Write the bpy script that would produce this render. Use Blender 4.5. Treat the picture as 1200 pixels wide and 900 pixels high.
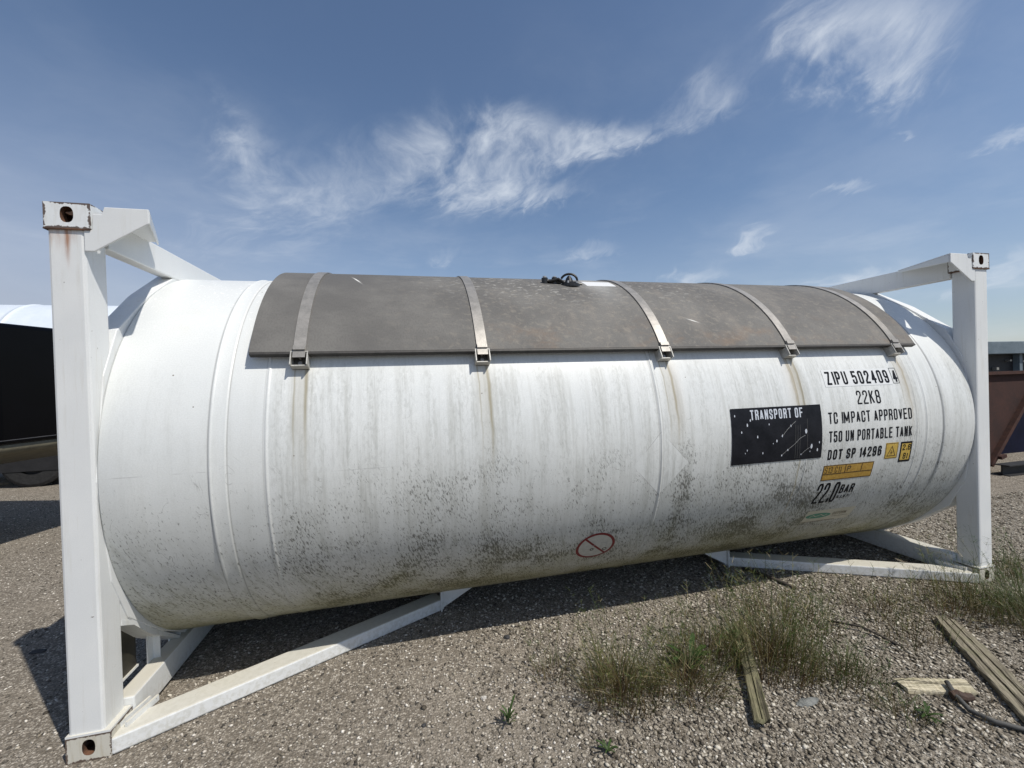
import bpy, bmesh, math, random
import numpy as np
from mathutils import Vector, Matrix
R = math.radians
random.seed(4); rng = np.random.default_rng(7)
for o in list(bpy.data.objects): bpy.data.objects.remove(o)
scn = bpy.context.scene
COL = scn.collection

# ---------------------------------------------------------------- camera
cam_d = bpy.data.cameras.new('camera'); cam = bpy.data.objects.new('camera', cam_d); COL.objects.link(cam)
cam_d.sensor_width = 36.0; cam_d.lens = 36.0 * 500.31 / 1200.0
cam_d.clip_start = 0.05; cam_d.clip_end = 3000
CP = Vector((1.59395, -2.38831, 1.71486)); yaw, pit, rol = 0.236147, -0.0106759, -0.0306426
fw = Vector((math.sin(yaw) * math.cos(pit), math.cos(yaw) * math.cos(pit), math.sin(pit)))
rt = Vector((math.cos(yaw), -math.sin(yaw), 0)); up = rt.cross(fw)
r2 = rt * math.cos(rol) + up * math.sin(rol); u2 = up * math.cos(rol) - rt * math.sin(rol)
M = Matrix((r2, u2, -fw)).transposed().to_4x4(); M.translation = CP
cam.matrix_world = M; scn.camera = cam

# ---------------------------------------------------------------- node helpers
class Ex:
    """small expression wrapper over shader math nodes"""
    def __init__(s, nt, v): s.nt = nt; s.v = v
    def _m(s, op, *a, clamp=False):
        n = s.nt.nodes.new('ShaderNodeMath'); n.operation = op; n.use_clamp = clamp
        for i, q in enumerate((s,) + a):
            q = q.v if isinstance(q, Ex) else q
            if isinstance(q, (int, float)): n.inputs[i].default_value = float(q)
            else: s.nt.links.new(q, n.inputs[i])
        return Ex(s.nt, n.outputs[0])
    def __add__(s, o): return s._m('ADD', o)
    __radd__ = __add__
    def __sub__(s, o): return s._m('SUBTRACT', o)
    def __rsub__(s, o): return (s * -1) + o
    def __mul__(s, o): return s._m('MULTIPLY', o)
    __rmul__ = __mul__
    def __truediv__(s, o): return s._m('DIVIDE', o)
    def abs(s): return s._m('ABSOLUTE')
    def pow(s, o): return s._m('POWER', o)
    def min(s, o): return s._m('MINIMUM', o)
    def max(s, o): return s._m('MAXIMUM', o)
    def lt(s, o): return s._m('LESS_THAN', o)
    def gt(s, o): return s._m('GREATER_THAN', o)
    def sin(s): return s._m('SINE')
    def gauss(s, c, w):
        d = (s - c) / w
        return (d * d * -1)._m('EXPONENT')
    def ss(s, a, b):
        n = s.nt.nodes.new('ShaderNodeMapRange'); n.interpolation_type = 'SMOOTHSTEP'
        s.nt.links.new(s.v, n.inputs[0])
        if a <= b:
            n.inputs[1].default_value = a; n.inputs[2].default_value = b; n.inputs[3].default_value = 0; n.inputs[4].default_value = 1
        else:
            n.inputs[1].default_value = b; n.inputs[2].default_value = a; n.inputs[3].default_value = 1; n.inputs[4].default_value = 0
        return Ex(s.nt, n.outputs[0])
def comb(nt, x, y, z=0.0):
    n = nt.nodes.new('ShaderNodeCombineXYZ')
    for i, q in enumerate((x, y, z)):
        q = q.v if isinstance(q, Ex) else q
        if isinstance(q, (int, float)): n.inputs[i].default_value = q
        else: nt.links.new(q, n.inputs[i])
    return n.outputs[0]
def noise(nt, vec, scale=1.0, detail=3, rough=0.55, dist=0.0):
    n = nt.nodes.new('ShaderNodeTexNoise'); n.inputs['Scale'].default_value = scale; n.inputs['Detail'].default_value = detail
    n.inputs['Roughness'].default_value = rough; n.inputs['Distortion'].default_value = dist
    nt.links.new(vec, n.inputs['Vector']); return Ex(nt, n.outputs['Fac'])
def voro(nt, vec, scale, feature='F1', rnd=1.0):
    n = nt.nodes.new('ShaderNodeTexVoronoi'); n.feature = feature; n.inputs['Scale'].default_value = scale
    n.inputs['Randomness'].default_value = rnd
    nt.links.new(vec, n.inputs['Vector']); return n
def mixc(nt, f, a, b):
    n = nt.nodes.new('ShaderNodeMix'); n.data_type = 'RGBA'
    if isinstance(f, (int, float)): n.inputs[0].default_value = f
    else: nt.links.new(f.v, n.inputs[0])
    for i, c in ((6, a), (7, b)):
        if isinstance(c, (tuple, list)): n.inputs[i].default_value = (*c[:3], 1)
        else: nt.links.new(c, n.inputs[i])
    return n.outputs[2]
def bump(nt, h, strength=0.3, dist=0.01, nrm=None):
    n = nt.nodes.new('ShaderNodeBump'); n.inputs['Strength'].default_value = strength; n.inputs['Distance'].default_value = dist
    nt.links.new(h.v, n.inputs['Height'])
    if nrm is not None: nt.links.new(nrm, n.inputs['Normal'])
    return n.outputs[0]
def sep(nt, vec):
    n = nt.nodes.new('ShaderNodeSeparateXYZ'); nt.links.new(vec, n.inputs[0]); return [Ex(nt, o) for o in n.outputs]
def ramp(nt, f, stops):
    n = nt.nodes.new('ShaderNodeValToRGB'); nt.links.new(f.v, n.inputs[0])
    e = n.color_ramp.elements
    while len(e) < len(stops): e.new(0.5)
    for q, (p, c) in zip(e, stops): q.position = p; q.color = (*c, 1)
    return n.outputs[0]
def newmat(name):
    m = bpy.data.materials.new(name); m.use_nodes = True; nt = m.node_tree
    b = nt.nodes['Principled BSDF']; return m, nt, b
def tc(nt, which='Object'):
    return nt.nodes.new('ShaderNodeTexCoord').outputs[which]
def geopos(nt): return nt.nodes.new('ShaderNodeNewGeometry').outputs['Position']

# ---------------------------------------------------------------- world: sky with thin cirrus
SUN = Vector((0.66, -0.75, 1.504)).normalized()
w = bpy.data.worlds.new('World'); scn.world = w; w.use_nodes = True; nt = w.node_tree
bg = nt.nodes['Background']; bg.inputs[1].default_value = 0.112
sky = nt.nodes.new('ShaderNodeTexSky'); sky.sky_type = 'NISHITA'; sky.sun_disc = False
sky.sun_elevation = math.asin(SUN.z); sky.sun_rotation = math.atan2(SUN.x, SUN.y)
sky.air_density = 1.0; sky.dust_density = 0.7; sky.ozone_density = 2.6; sky.altitude = 100
d = sep(nt, tc(nt, 'Generated'))
az = Ex(nt, d[0].v)._m('ARCTAN2', d[1]); el = d[2]._m('ARCSINE')
den = d[2].max(0.0) + 0.22
cx, cy = d[0] / den, d[1] / den
warp = noise(nt, comb(nt, cx, cy, 3.0), 1.6, 3)
warp2 = noise(nt, comb(nt, cx, cy, 9.0), 1.6, 3)
wx, wy = cx + (warp - 0.5) * 0.30, cy + (warp2 - 0.5) * 0.30
ang_ = R(24); ca_, sa_ = math.cos(ang_), math.sin(ang_)
wz = el + (warp2 - 0.5) * 0.16; wa = az + (warp - 0.5) * 0.20
la, lc = wa * ca_ + wz * sa_, wz * ca_ - wa * sa_
wisps = noise(nt, comb(nt, la * 5.5, lc * 10.0, 2.0), 1.0, 10, 0.60, 0.35)
fine = noise(nt, comb(nt, la * 22, lc * 46, 4.0), 1.0, 7, 0.65, 0.6)
def pxdir(x, y):
    v = fw + r2 * ((x - 600) / 500.31) - u2 * ((y - 450) / 500.31); v.normalize()
    return math.atan2(v.x, v.y), math.asin(v.z)
def blob(x, y, x2, y2, half, amp):
    """soft elongated patch between two directions of the sky"""
    a0, e0 = pxdir(x, y); a1, e1 = pxdir(x2, y2)
    ca, ce = (a0 + a1) / 2, (e0 + e1) / 2; L = math.hypot(a1 - a0, e1 - e0) / 2 + 1e-6
    ux, uy = (a1 - a0) / (2 * L), (e1 - e0) / (2 * L)
    da, de = azw - ca, elw - ce
    p = (da * ux + de * uy) / (L * 0.95); q = (de * ux - da * uy) / (half / 560.0)
    return ((p * p + q * q) * -1)._m('EXPONENT') * amp
azw = az + (warp - 0.5) * 0.22 + (wisps - .5) * .22; elw = el + (warp2 - 0.5) * 0.12 + (fine - .5) * .05
mask = None
for args in [(450, 200, 690, 165, 44, 1.2), (560, 125, 660, 150, 28, .9), (640, 175, 800, 130, 17, 1.25), (790, 150, 885, 75, 26, 1.1),
             (560, 225, 700, 225, 16, .7), (930, 40, 1110, 55, 42, 1.15), (960, 10, 1100, 80, 34, .6), (1085, 195, 1215, 152, 7, 1.0),
             (965, 232, 1010, 222, 6, .9), (1030, 162, 1055, 160, 6, .8), (1165, 62, 1190, 56, 7, .8),
             (190, 260, 420, 215, 52, .85), (930, 330, 1070, 300, 15, 1.3), (790, 325, 870, 310, 13, 1.2), (1120, 330, 1220, 290, 24, 1.0),
             (890, 285, 925, 280, 8, .9), (640, 305, 740, 295, 12, .8), (480, 300, 560, 290, 11, .7), (240, 90, 330, 190, 26, .45)]:
    b_ = blob(*args); mask = b_ if mask is None else mask + b_
mk = mask.min(1.2)
cl = ((wisps * .78 + fine * .22) + mk * .17).ss(.48, .98) * mk.ss(.02, .75)
veil = noise(nt, comb(nt, wx, wy, 8), 1.3, 6, .6).ss(0.42, 0.75) * el.ss(1.1, 0.05) * 0.16 + noise(nt, comb(nt, az * 3, el * 14, 8), 1.3, 8, .6).ss(0.5, 0.8) * el.ss(0.5, 0.05) * 0.25
haze_l = el.ss(0.62, 0.0) * az.ss(0.15, -0.85) * 0.55
low = el.ss(0.42, 0.02) * 0.34
cloud = (cl * 1.0 + veil).min(0.92)
hz = (haze_l * 1.2 + low).min(0.75)
c1 = mixc(nt, hz, sky.outputs[0], (3.9, 4.15, 4.95))
nt.links.new(mixc(nt, cloud * .92, c1, (6.5, 7.0, 7.7)), bg.inputs[0])

# ---------------------------------------------------------------- sun and exposure
sd = bpy.data.lights.new('sun', 'SUN'); sd.energy = 4.1; sd.angle = R(0.53); sd.color = (1.0, 0.95, 0.87)
so = bpy.data.objects.new('sun', sd); COL.objects.link(so); so.rotation_euler = SUN.to_track_quat('Z', 'Y').to_euler()
so.location = (3, -3, 12)
scn.view_settings.view_transform = 'Standard'; scn.view_settings.look = 'None'
scn.view_settings.exposure = 0.0; scn.view_settings.gamma = 1.0; scn.view_settings.use_curve_mapping = False

# ---------------------------------------------------------------- object helpers
def worldloc(o):
    v = Vector((0, 0, 0))
    while o is not None: v = v + o.location; o = o.parent
    return v
def tag(o, label=None, cat=None, group=None, kind=None):
    if label: o['label'] = label
    if cat: o['category'] = cat
    if group: o['group'] = group
    if kind: o['kind'] = kind
    return o
def thing(name, label, cat, loc=(0, 0, 0), group=None):
    o = bpy.data.objects.new(name, None); COL.objects.link(o); o.location = loc; o.empty_display_size = 0.2
    return tag(o, label, cat, group)
def obj(name, verts, faces, mats, parent=None, smooth=False, midx=None, uv=None, loc=None, bevel=0):
    """links ONE mesh given in world coordinates"""
    off = worldloc(parent) if parent else Vector(loc or (0, 0, 0))
    me = bpy.data.meshes.new(name)
    me.from_pydata([tuple(Vector(v) - off) for v in verts], [], faces)
    if not isinstance(mats, (list, tuple)): mats = [mats]
    for m in mats: me.materials.append(m)
    if midx is not None: me.polygons.foreach_set('material_index', midx)
    if smooth: me.polygons.foreach_set('use_smooth', [True] * len(me.polygons))
    if uv is not None:
        l = me.uv_layers.new(name='UVMap'); li = np.zeros(len(me.loops), dtype=np.int32); me.loops.foreach_get('vertex_index', li)
        l.data.foreach_set('uv', np.asarray(uv, dtype=np.float32)[li].ravel())
    me.update()
    o = bpy.data.objects.new(name, me); COL.objects.link(o)
    if parent: o.parent = parent
    else: o.location = off
    if bevel:
        b = o.modifiers.new('bevel', 'BEVEL'); b.width = bevel; b.segments = 2; b.limit_method = 'ANGLE'; b.angle_limit = R(35)
    return o
class MB:
    def __init__(s): s.v = []; s.f = []; s.m = []
    def add(s, v, f, m=0):
        n = len(s.v); s.v += [tuple(q) for q in v]; s.f += [tuple(i + n for i in q) for q in f]; s.m += [m] * len(f); return s
    def box(s, a, b, m=0):
        (x0, y0, z0), (x1, y1, z1) = a, b
        return s.add([(x0, y0, z0), (x1, y0, z0), (x1, y1, z0), (x0, y1, z0), (x0, y0, z1), (x1, y0, z1), (x1, y1, z1), (x0, y1, z1)],
                     [(0, 3, 2, 1), (4, 5, 6, 7), (0, 1, 5, 4), (1, 2, 6, 5), (2, 3, 7, 6), (3, 0, 4, 7)], m)
    def prism(s, pts, ext, m=0):
        """pts polygon (3D), extruded by vector ext"""
        n = len(pts); e = Vector(ext); P = [Vector(p) for p in pts]
        nrm = Vector((0, 0, 0))
        for i in range(n): nrm += P[i].cross(P[(i + 1) % n])
        if nrm.dot(e) > 0: P = P[::-1]
        v = [tuple(p) for p in P] + [tuple(p + e) for p in P]
        f = [tuple(range(n)), tuple(range(2 * n - 1, n - 1, -1))] + [((i + 1) % n, i, i + n, (i + 1) % n + n) for i in range(n)]
        return s.add(v, f, m)
    def bar(s, a, b, w, h, m=0, upv=(0, 0, 1)):
        """rectangular bar from a to b; w = width across, h = height along up"""
        a = Vector(a); b = Vector(b); d = (b - a).normalized(); sd_ = d.cross(Vector(upv)).normalized(); u_ = sd_.cross(d)
        c = [a + sd_ * (w / 2 * i) + u_ * (h / 2 * j) for i, j in ((-1, -1), (1, -1), (1, 1), (-1, 1))]
        return s.prism(c, b - a, m)
    def tube(s, pts, r, n=8, m=0, closed=False):
        P = [Vector(p) for p in pts]; rr = r if isinstance(r, (list, tuple)) else [r] * len(P); v = []; N = len(P)
        for i, p in enumerate(P):
            if closed: t = P[(i + 1) % N] - P[i - 1]
            else: t = P[min(i + 1, N - 1)] - P[max(i - 1, 0)]
            t.normalize(); a = t.orthogonal().normalized() if abs(t.z) > .9 else t.cross(Vector((0, 0, 1))).normalized(); b = t.cross(a)
            v += [tuple(p + (a * math.cos(2 * math.pi * k / n) + b * math.sin(2 * math.pi * k / n)) * rr[i]) for k in range(n)]
        f = []
        for i in range(N if closed else N - 1):
            j = (i + 1) % N
            f += [(i * n + k, i * n + (k + 1) % n, j * n + (k + 1) % n, j * n + k) for k in range(n)]
        if not closed: f += [tuple(range(n - 1, -1, -1)), tuple((N - 1) * n + k for k in range(n))]
        return s.add(v, f, m)
    def build(s, name, mats, parent=None, **k):
        return obj(name, s.v, s.f, mats, parent, midx=s.m, **k)
def fixn(o):
    bm = bmesh.new(); bm.from_mesh(o.data); bmesh.ops.recalc_face_normals(bm, faces=bm.faces); bm.to_mesh(o.data); bm.free(); return o

# ---------------------------------------------------------------- materials
BRK = [1.026, 2.02, 3.234, 4.243, 5.224]          # clamp positions along the tank
def tank_paint():
    m, nt, b = newmat('weathered_white_tank_paint')
    uvw = tc(nt, 'UV'); u, v, _ = sep(nt, uvw)
    P = lambda a, c, z=0.0: comb(nt, u * a, v * c, z)
    big = noise(nt, P(1.1, 1.3), 1, 4); mid = noise(nt, P(5, 4, 3), 1, 5, .6); vst = noise(nt, P(26, 1.6, 1), 1, 5, .6)
    vst2 = noise(nt, P(9, .8, 5), 1, 4, .6)
    spk = noise(nt, comb(nt, u * 120 + v * 34, v * 36, 2), 1, 4, .62, .5); spk2 = noise(nt, comb(nt, u * 78 + v * 26, v * 22, 7), 1, 6, .74, .6); grain = noise(nt, P(150, 150, 4), 1, 2)
    col = mixc(nt, big.ss(.3, .75), (.68, .70, .69), (.76, .775, .755))
    # chalky washed streaks and mottling of the paint
    st = (vst.ss(.46, .68) * .5 + vst2.ss(.45, .7) * .35) * v.ss(.66, .40) * v.ss(-1.3, -.3) * (u.ss(.75, 1.0) * .8 + .2)
    col = mixc(nt, st * .8, col, (.44, .445, .41))
    vf = noise(nt, P(75, 2.6, 51), 1, 5, .65).ss(.50, .66) * vst2.ss(.35, .6) * v.ss(.62, .4) * (u.ss(.75, 1.0) * .8 + .2)
    col = mixc(nt, vf * .38, col, (.36, .365, .33))
    mot = noise(nt, P(62, 24, 6), 1, 5, .7, .5).ss(.46, .62) * v.ss(.72, .42) * v.ss(-.9, .1) * (vst2.ss(.38, .6) * .8 + .2) * (u.ss(.8, .95) * .75 + .25)
    col = mixc(nt, mot * .5, col, (.44, .45, .425))
    col = mixc(nt, grain.ss(.35, .65) * .22, col, (.50, .51, .49))
    fl = noise(nt, P(60, 34, 9), 1, 3, .5).ss(.60, .67) * (v.ss(.55, 1.25) + v.ss(-.2, .4) * u.ss(.8, 1.0) * .28)
    col = mixc(nt, fl * .62, col, (.92, .92, .89))
    # clean diamond where a placard was peeled off
    dm = ((u - 3.137) * 1.05).abs() + (v + .145).abs()
    clean = dm.lt(.205)
    edge = (dm - .207).abs().lt(.0028) * mid.ss(.42, .6)
    # grime gathering on the underside, with columns under the clamps
    colu = (u.gauss(2.06, .08) * .5 + u.gauss(3.30, .09) * .75 + u.gauss(1.5, .35) * .30 + u.gauss(4.3, .3) * .65 + u.gauss(3.8, .3) * .60 + u.gauss(.25, .22) * .35 + u.gauss(2.3, .6) * .15 + u.gauss(5.5, .3) * .3)
    clus = noise(nt, P(2.6, 3.4, 15), 1, 4, .6)
    lvl = v * -1.0 + colu * .28 + (mid - .5) * .6 + (big - .5) * .4 + (clus - .5) * .5
    D = lvl.ss(-.25, 1.05)
    film = (D * .60 + lvl.ss(.7, 1.4) * .36).min(.88)
    fcol = mixc(nt, lvl.ss(.6, 1.3), (.375, .38, .345), (.34, .325, .195))
    col = mixc(nt, film * (clean * -.75 + 1), col, fcol)
    smear = noise(nt, comb(nt, u * 30 + v * 9, v * 3.4, 31), 1, 8, .74, .6).ss(.48, .68) * lvl.ss(.25, .95)
    col = mixc(nt, smear * .62, col, (.20, .20, .135))
    patchy = (clus.ss(.38, .66) * .75 + colu.min(1.0) * .5) * (u.ss(.7, 1.1) * .7 + .3)
    specks = (spk + D * .09 + patchy * .10).ss(.65, .725) * lvl.ss(-.1, .5)
    blot = (spk2 + D * .05 + patchy * D * .17).ss(.64, .76) * lvl.ss(.1, .6)
    dd = (specks * .80 + blot * .72).min(.9) * (clean * -.95 + 1)
    col = mixc(nt, dd, col, mixc(nt, lvl.ss(.6, 1.2), (.09, .09, .078), (.095, .092, .04)))
    hair = (noise(nt, comb(nt, u * 9 + v * 3, v * 6, 40), 1, 3, .6, .6) - .5).abs().lt(.0045) * noise(nt, P(8, 6, 44), 1, 2).ss(.52, .62) * lvl.ss(-.2, .3) * (clean * -1 + 1)
    col = mixc(nt, hair * .55, col, (.14, .14, .13))
    alg = noise(nt, P(11, 5, 12), 1, 6, .68, .5).ss(.50, .72) * lvl.ss(.95, 1.35)
    col = mixc(nt, alg * .65, col, (.17, .175, .06))
    # drips under each clamp
    wob = (noise(nt, comb(nt, 0.0, v * 4.5, 2.0), 1, 2) - .5) * .035
    dr = None
    for i, x in enumerate(BRK):
        k = [1.2, 1.25, 1.2, 1.35, 1.0][i]
        for dx, s_, ww in ((-.028, .50, .0045), (.030, .75, .008), (.004, .34, .045)):
            q = (u + wob * (.4 + i * .35)).gauss(x + dx, ww) * (s_ * k); dr = q if dr is None else dr + q
    u_d = u + wob
    long_ = u_d.gauss(4.228, .006) * .75 * v.ss(-1.3, -.3)
    fade = v.ss(.545, .53) * v.ss(-.22, .42)
    col = mixc(nt, (dr * fade * (.45 + vst * .8) * (clean * -1 + 1) + long_ * v.ss(.545, .53)).min(.85), col, (.31, .275, .185))
    rs = (u.gauss(4.21, .05) + u.gauss(5.25, .05) + u.gauss(3.29, .045) * .8) * v.ss(.54, .5) * v.ss(-.1, .3)
    col = mixc(nt, rs * .20, col, (.50, .40, .28))
    # faint patch of old rust on the end skirt and thin dark lines along the weld beads
    col = mixc(nt, u.gauss(.42, .07) * v.gauss(.87, .08) * mid.ss(.4, .7) * .3, col, (.55, .42, .22))
    wl = None
    for x, s_ in ((.609, .45), (.695, .6), (.858, .30), (3.124, .45), (3.152, .30), (4.292, .25), (5.385, .45), (5.563, .65), (5.345, .2)):
        q = u.gauss(x, .0032) * s_; wl = q if wl is None else wl + q
    col = mixc(nt, wl * (.35 + mid * .9) , col, (.18, .175, .16))
    col = mixc(nt, edge * .8, col, (.35, .35, .34))
    seam = (v - .012).gauss(0, .0022) * u.lt(.6) * noise(nt, P(6, 3), 1, 3).ss(.45, .6) + (v + .03).gauss(0, .0018) * (u.gauss(1.35, .14)) 
    col = mixc(nt, seam * .45, col, (.30, .30, .30))
    pit = voro(nt, P(5.5, 5.5, 1), 1).outputs['Distance']; pit = Ex(nt, pit).lt(.022)
    col = mixc(nt, pit * .85, col, (.14, .11, .08))
    nt.links.new(col, b.inputs['Base Color'])
    rough = D * .25 + .42 + (mid - .5) * .15
    nt.links.new(rough.v, b.inputs['Roughness'])
    n1 = bump(nt, noise(nt, P(2.2, 1.4, 20), 1, 2), .12, .03)
    n2 = bump(nt, grain * .4 + spk * .6, .22, .0016, n1)
    nt.links.new(n2, b.inputs['Normal'])
    return m
def frame_paint():
    m, nt, b = newmat('white_frame_paint'); p = geopos(nt); x, y, z = sep(nt, p)
    big = noise(nt, p, 2.0, 4); g = noise(nt, p, 260, 2, .5); sp = noise(nt, p, 38, 5, .65)
    nrm = sep(nt, nt.nodes.new('ShaderNodeNewGeometry').outputs['True Normal'])[2]
    col = mixc(nt, big.ss(.35, .7), (.70, .715, .71), (.77, .78, .765))
    col = mixc(nt, g.ss(.35, .62) * .16, col, (.52, .53, .53))
    # dust lying on upward faces near the ground
    dust = nrm.ss(.6, .9) * z.ss(.45, .15) * (big * .6 + .45)
    col = mixc(nt, dust * .75, col, (.50, .455, .34))
    sc = noise(nt, p, 17, 6, .7, .4).ss(.68, .72) * z.ss(.5, .15)
    col = mixc(nt, sc * .6, col, (.16, .15, .12))
    drp = noise(nt, comb(nt, x * 45, z * 3, y * 45), 1, 5, .65).ss(.52, .75)
    col = mixc(nt, drp * .28, col, (.50, .475, .40))
    ck = noise(nt, p, 38, 5, .65, .3).ss(.705, .725)
    col = mixc(nt, ck * .85, col, (.10, .07, .05))
    low = z.ss(.16, .0) * sp.ss(.42, .62)
    col = mixc(nt, low * .35, col, (.35, .33, .24))
    # rust run below the upper near-left casting
    run = (x.gauss(.083, .010) * z.ss(2.26, 2.46) * .95 + x.gauss(.050, .02) * z.ss(2.34, 2.47) * .45 + x.gauss(.105, .02) * z.ss(2.38, 2.47) * .4 + x.gauss(.02, .01) * z.ss(2.35, 2.47) * .5)
    run = run * y.lt(.03) * (noise(nt, comb(nt, x * 90, z * 9, y), 1, 4).ss(.25, .6) * .8 + .2)
    col = mixc(nt, run.min(.85), col, (.32, .13, .045))
    chip = noise(nt, p, 24, 6, .7, .3).ss(.70, .73) * z.ss(2.3, 2.5)
    col = mixc(nt, chip * .9, col, (.10, .065, .045))
    nt.links.new(col, b.inputs['Base Color']); b.inputs['Roughness'].default_value = .42
    nt.links.new(bump(nt, g * .6 + sp * .4, .22, .0015), b.inputs['Normal'])
    return m
def casting_paint(lowc):
    m, nt, b = newmat('casting_paint_lower' if lowc else 'casting_paint_upper'); p = geopos(nt)
    sp = noise(nt, p, 30, 6, .7, .3); g = noise(nt, p, 200, 2); x, y, z = sep(nt, p)
    lx = x.min(6.058 - x); ly = y.min(2.438 - y); lz = (z * 1.0) if lowc else (2.591 - z)
    ea, eb, ec = lx.min(.178 - lx), ly.min(.162 - ly), lz.min(.118 - lz)
    med = ea.min(eb).max(ea.max(eb).min(ec)); ed = med.ss(.016, .001)
    base = (.56, .54, .47) if lowc else (.72, .74, .74)
    col = mixc(nt, noise(nt, comb(nt, x * 60, z * 8, y * 60), 1, 4).ss(.45, .7) * (.5 if lowc else .15), base, (.40, .35, .25))
    chip = (ed * .26 + sp).ss(.66, .70)
    col = mixc(nt, chip * .95, col, (.085, .055, .04))
    nt.links.new(col, b.inputs['Base Color']); b.inputs['Roughness'].default_value = .55
    nt.links.new(bump(nt, g + sp, .3, .002), b.inputs['Normal'])
    return m
def simple(name, c1, c2, scale=8, rough=.6, bmp=.2, metal=0, stretch=(1, 1, 1), dist=.003):
    m, nt, b = newmat(name); p = geopos(nt)
    mp = nt.nodes.new('ShaderNodeMapping'); mp.inputs['Scale'].default_value = stretch; nt.links.new(p, mp.inputs[0]); p = mp.outputs[0]
    n = noise(nt, p, scale, 6, .65); f = noise(nt, p, scale * 9, 3)
    nt.links.new(mixc(nt, (n * .75 + f * .25).ss(.32, .68), c1, c2), b.inputs['Base Color'])
    b.inputs['Roughness'].default_value = rough; b.inputs['Metallic'].default_value = metal
    nt.links.new(bump(nt, n * .5 + f * .5, bmp, dist), b.inputs['Normal'])
    return m
def shield_mat():
    m, nt, b = newmat('weathered_grey_sunshield'); u, v, _ = sep(nt, tc(nt, 'UV'))
    P = lambda a, c, z=0.0: comb(nt, u * a, v * c, z)
    n = noise(nt, P(2, 2.5), 1, 5, .6); s = noise(nt, P(7, 2.0, 3), 1, 5, .65); f = noise(nt, P(120, 70, 2), 1, 3)
    col = mixc(nt, n.ss(.35, .68), (.118, .114, .107), (.168, .162, .149))
    col = mixc(nt, s.ss(.48, .75) * .45 * u.ss(1.9, 2.6), col, (.25, .22, .185))
    col = mixc(nt, noise(nt, P(3, 5, 7), 1, 5, .7).ss(.5, .72) * v.ss(1.05, .6) * u.ss(1.6, 2.5) * .55, col, (.23, .155, .10))
    col = mixc(nt, f.ss(.4, .7) * .3, col, (.08, .075, .07))
    bl = noise(nt, comb(nt, u * 20 + v * 6, v * 26, 14), 1, 6, .72, .5).ss(.5, .66)
    col = mixc(nt, bl * .5 * u.ss(1.0, 2.4), col, (.25, .225, .185))
    # paint flecks in the middle sheets, near the crown
    w1 = noise(nt, comb(nt, u * 17 + v * 5, v * 34 - u * 6, 5), 1, 4, .55, .4).ss(.57, .64) * v.ss(.85, 1.3) * (u.gauss(2.45, .6) + u.gauss(3.6, .4) * .6).min(1.0)
    col = mixc(nt, w1 * .6, col, (.42, .41, .375))
    pale = u.gauss(3.02, .12) * v.ss(.85, 1.5) * (.4 + n * .6)
    col = mixc(nt, pale * .8, col, (.45, .45, .43))
    col = mixc(nt, (u.gt(2.93) * u.lt(3.17) * v.gt(1.30) * v.lt(1.44)) * .85, col, (.72, .73, .73))
    sc = (u * .45 + v - 2.42).gauss(0, .004) * u.gauss(3.55, .03) + (u - 1.275 - (v - 1.31) * -.5).gauss(0, .005) * v.gauss(1.31, .05)
    col = mixc(nt, (sc * 1.2).min(1.0), col, (.75, .74, .70))
    nt.links.new(col, b.inputs['Base Color']); b.inputs['Roughness'].default_value = .68; b.inputs['Specular IOR Level'].default_value = .3
    nt.links.new(bump(nt, noise(nt, P(1.5, 3, 9), 1, 3) + f * .03, .25, .02), b.inputs['Normal'])
    return m
def ground_mat():
    m, nt, b = newmat('gravel_ground'); p = geopos(nt); x, y, z = sep(nt, p)
    wob = noise(nt, p, .8, 5, .6)
    right = (x * .8 - y * .5 + (wob - .5) * 2.2).ss(1.6, 3.4) * y.ss(2.2, .4)
    def layer(sc, seed):
        vc = voro(nt, comb(nt, x + seed, y, z), sc); c = Ex(nt, sep(nt, vc.outputs['Color'])[0].v); dd = Ex(nt, vc.outputs['Distance'])
        return c, dd
    c1, d1 = layer(82, 0); c2, d2 = layer(58, 3); c3, d3 = layer(150, 7)
    big = noise(nt, p, .55, 5); mid = noise(nt, p, 3.2, 6, .65); spk = noise(nt, p, 420, 2)
    fineL = ramp(nt, c1 * .6 + c3 * .4, [(0.0, (.04, .036, .031)), (.30, (.105, .092, .077)), (.52, (.215, .19, .16)), (.70, (.37, .335, .285)), (.95, (.74, .69, .60))])
    fineR = ramp(nt, c2 * .6 + c1 * .4, [(0.0, (.04, .035, .028)), (.28, (.125, .11, .088)), (.50, (.26, .235, .195)), (.72, (.44, .405, .345)), (.97, (.78, .74, .65))])
    col = mixc(nt, right, fineL, fineR)
    # fine dust filling between the stones
    dustm = (d2.ss(.40, .85) * .30 + mid.ss(.5, .75) * .28)
    col = mixc(nt, dustm, col, (.24, .215, .178))
    rut = noise(nt, comb(nt, x * .5 + y * .2, y * 2.2 - x * .4, 3.0), 1, 5, .6).ss(.50, .68)
    col = mixc(nt, rut * .35, col, (.36, .32, .265))
    crack = d1.ss(.42, .62) * .55
    col = mixc(nt, crack, col, (.05, .045, .038))
    dust2 = x.gauss(2.2, .75) * y.gauss(-.1, .85) * mid.ss(.35, .7)
    col = mixc(nt, dust2 * .45, col, (.40, .35, .29))
    col = mixc(nt, big.ss(.48, .7) * .28, col, (.13, .118, .10))
    col = mixc(nt, (1 - spk.ss(.3, .5)) * .25, col, (.05, .045, .04))
    col = mixc(nt, .22, col, (.43, .365, .275))
    nt.links.new(col, b.inputs['Base Color']); b.inputs['Roughness'].default_value = .93
    b.inputs['Specular IOR Level'].default_value = .25
    h = (1 - d1) * .35 + (1 - d2) * right * .9 + (1 - d3) * .15 + spk * .12 + c1 * .3
    n0 = bump(nt, mid, .35, .05)
    nt.links.new(bump(nt, h, 1.0, .018, n0), b.inputs['Normal'])
    return m
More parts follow.
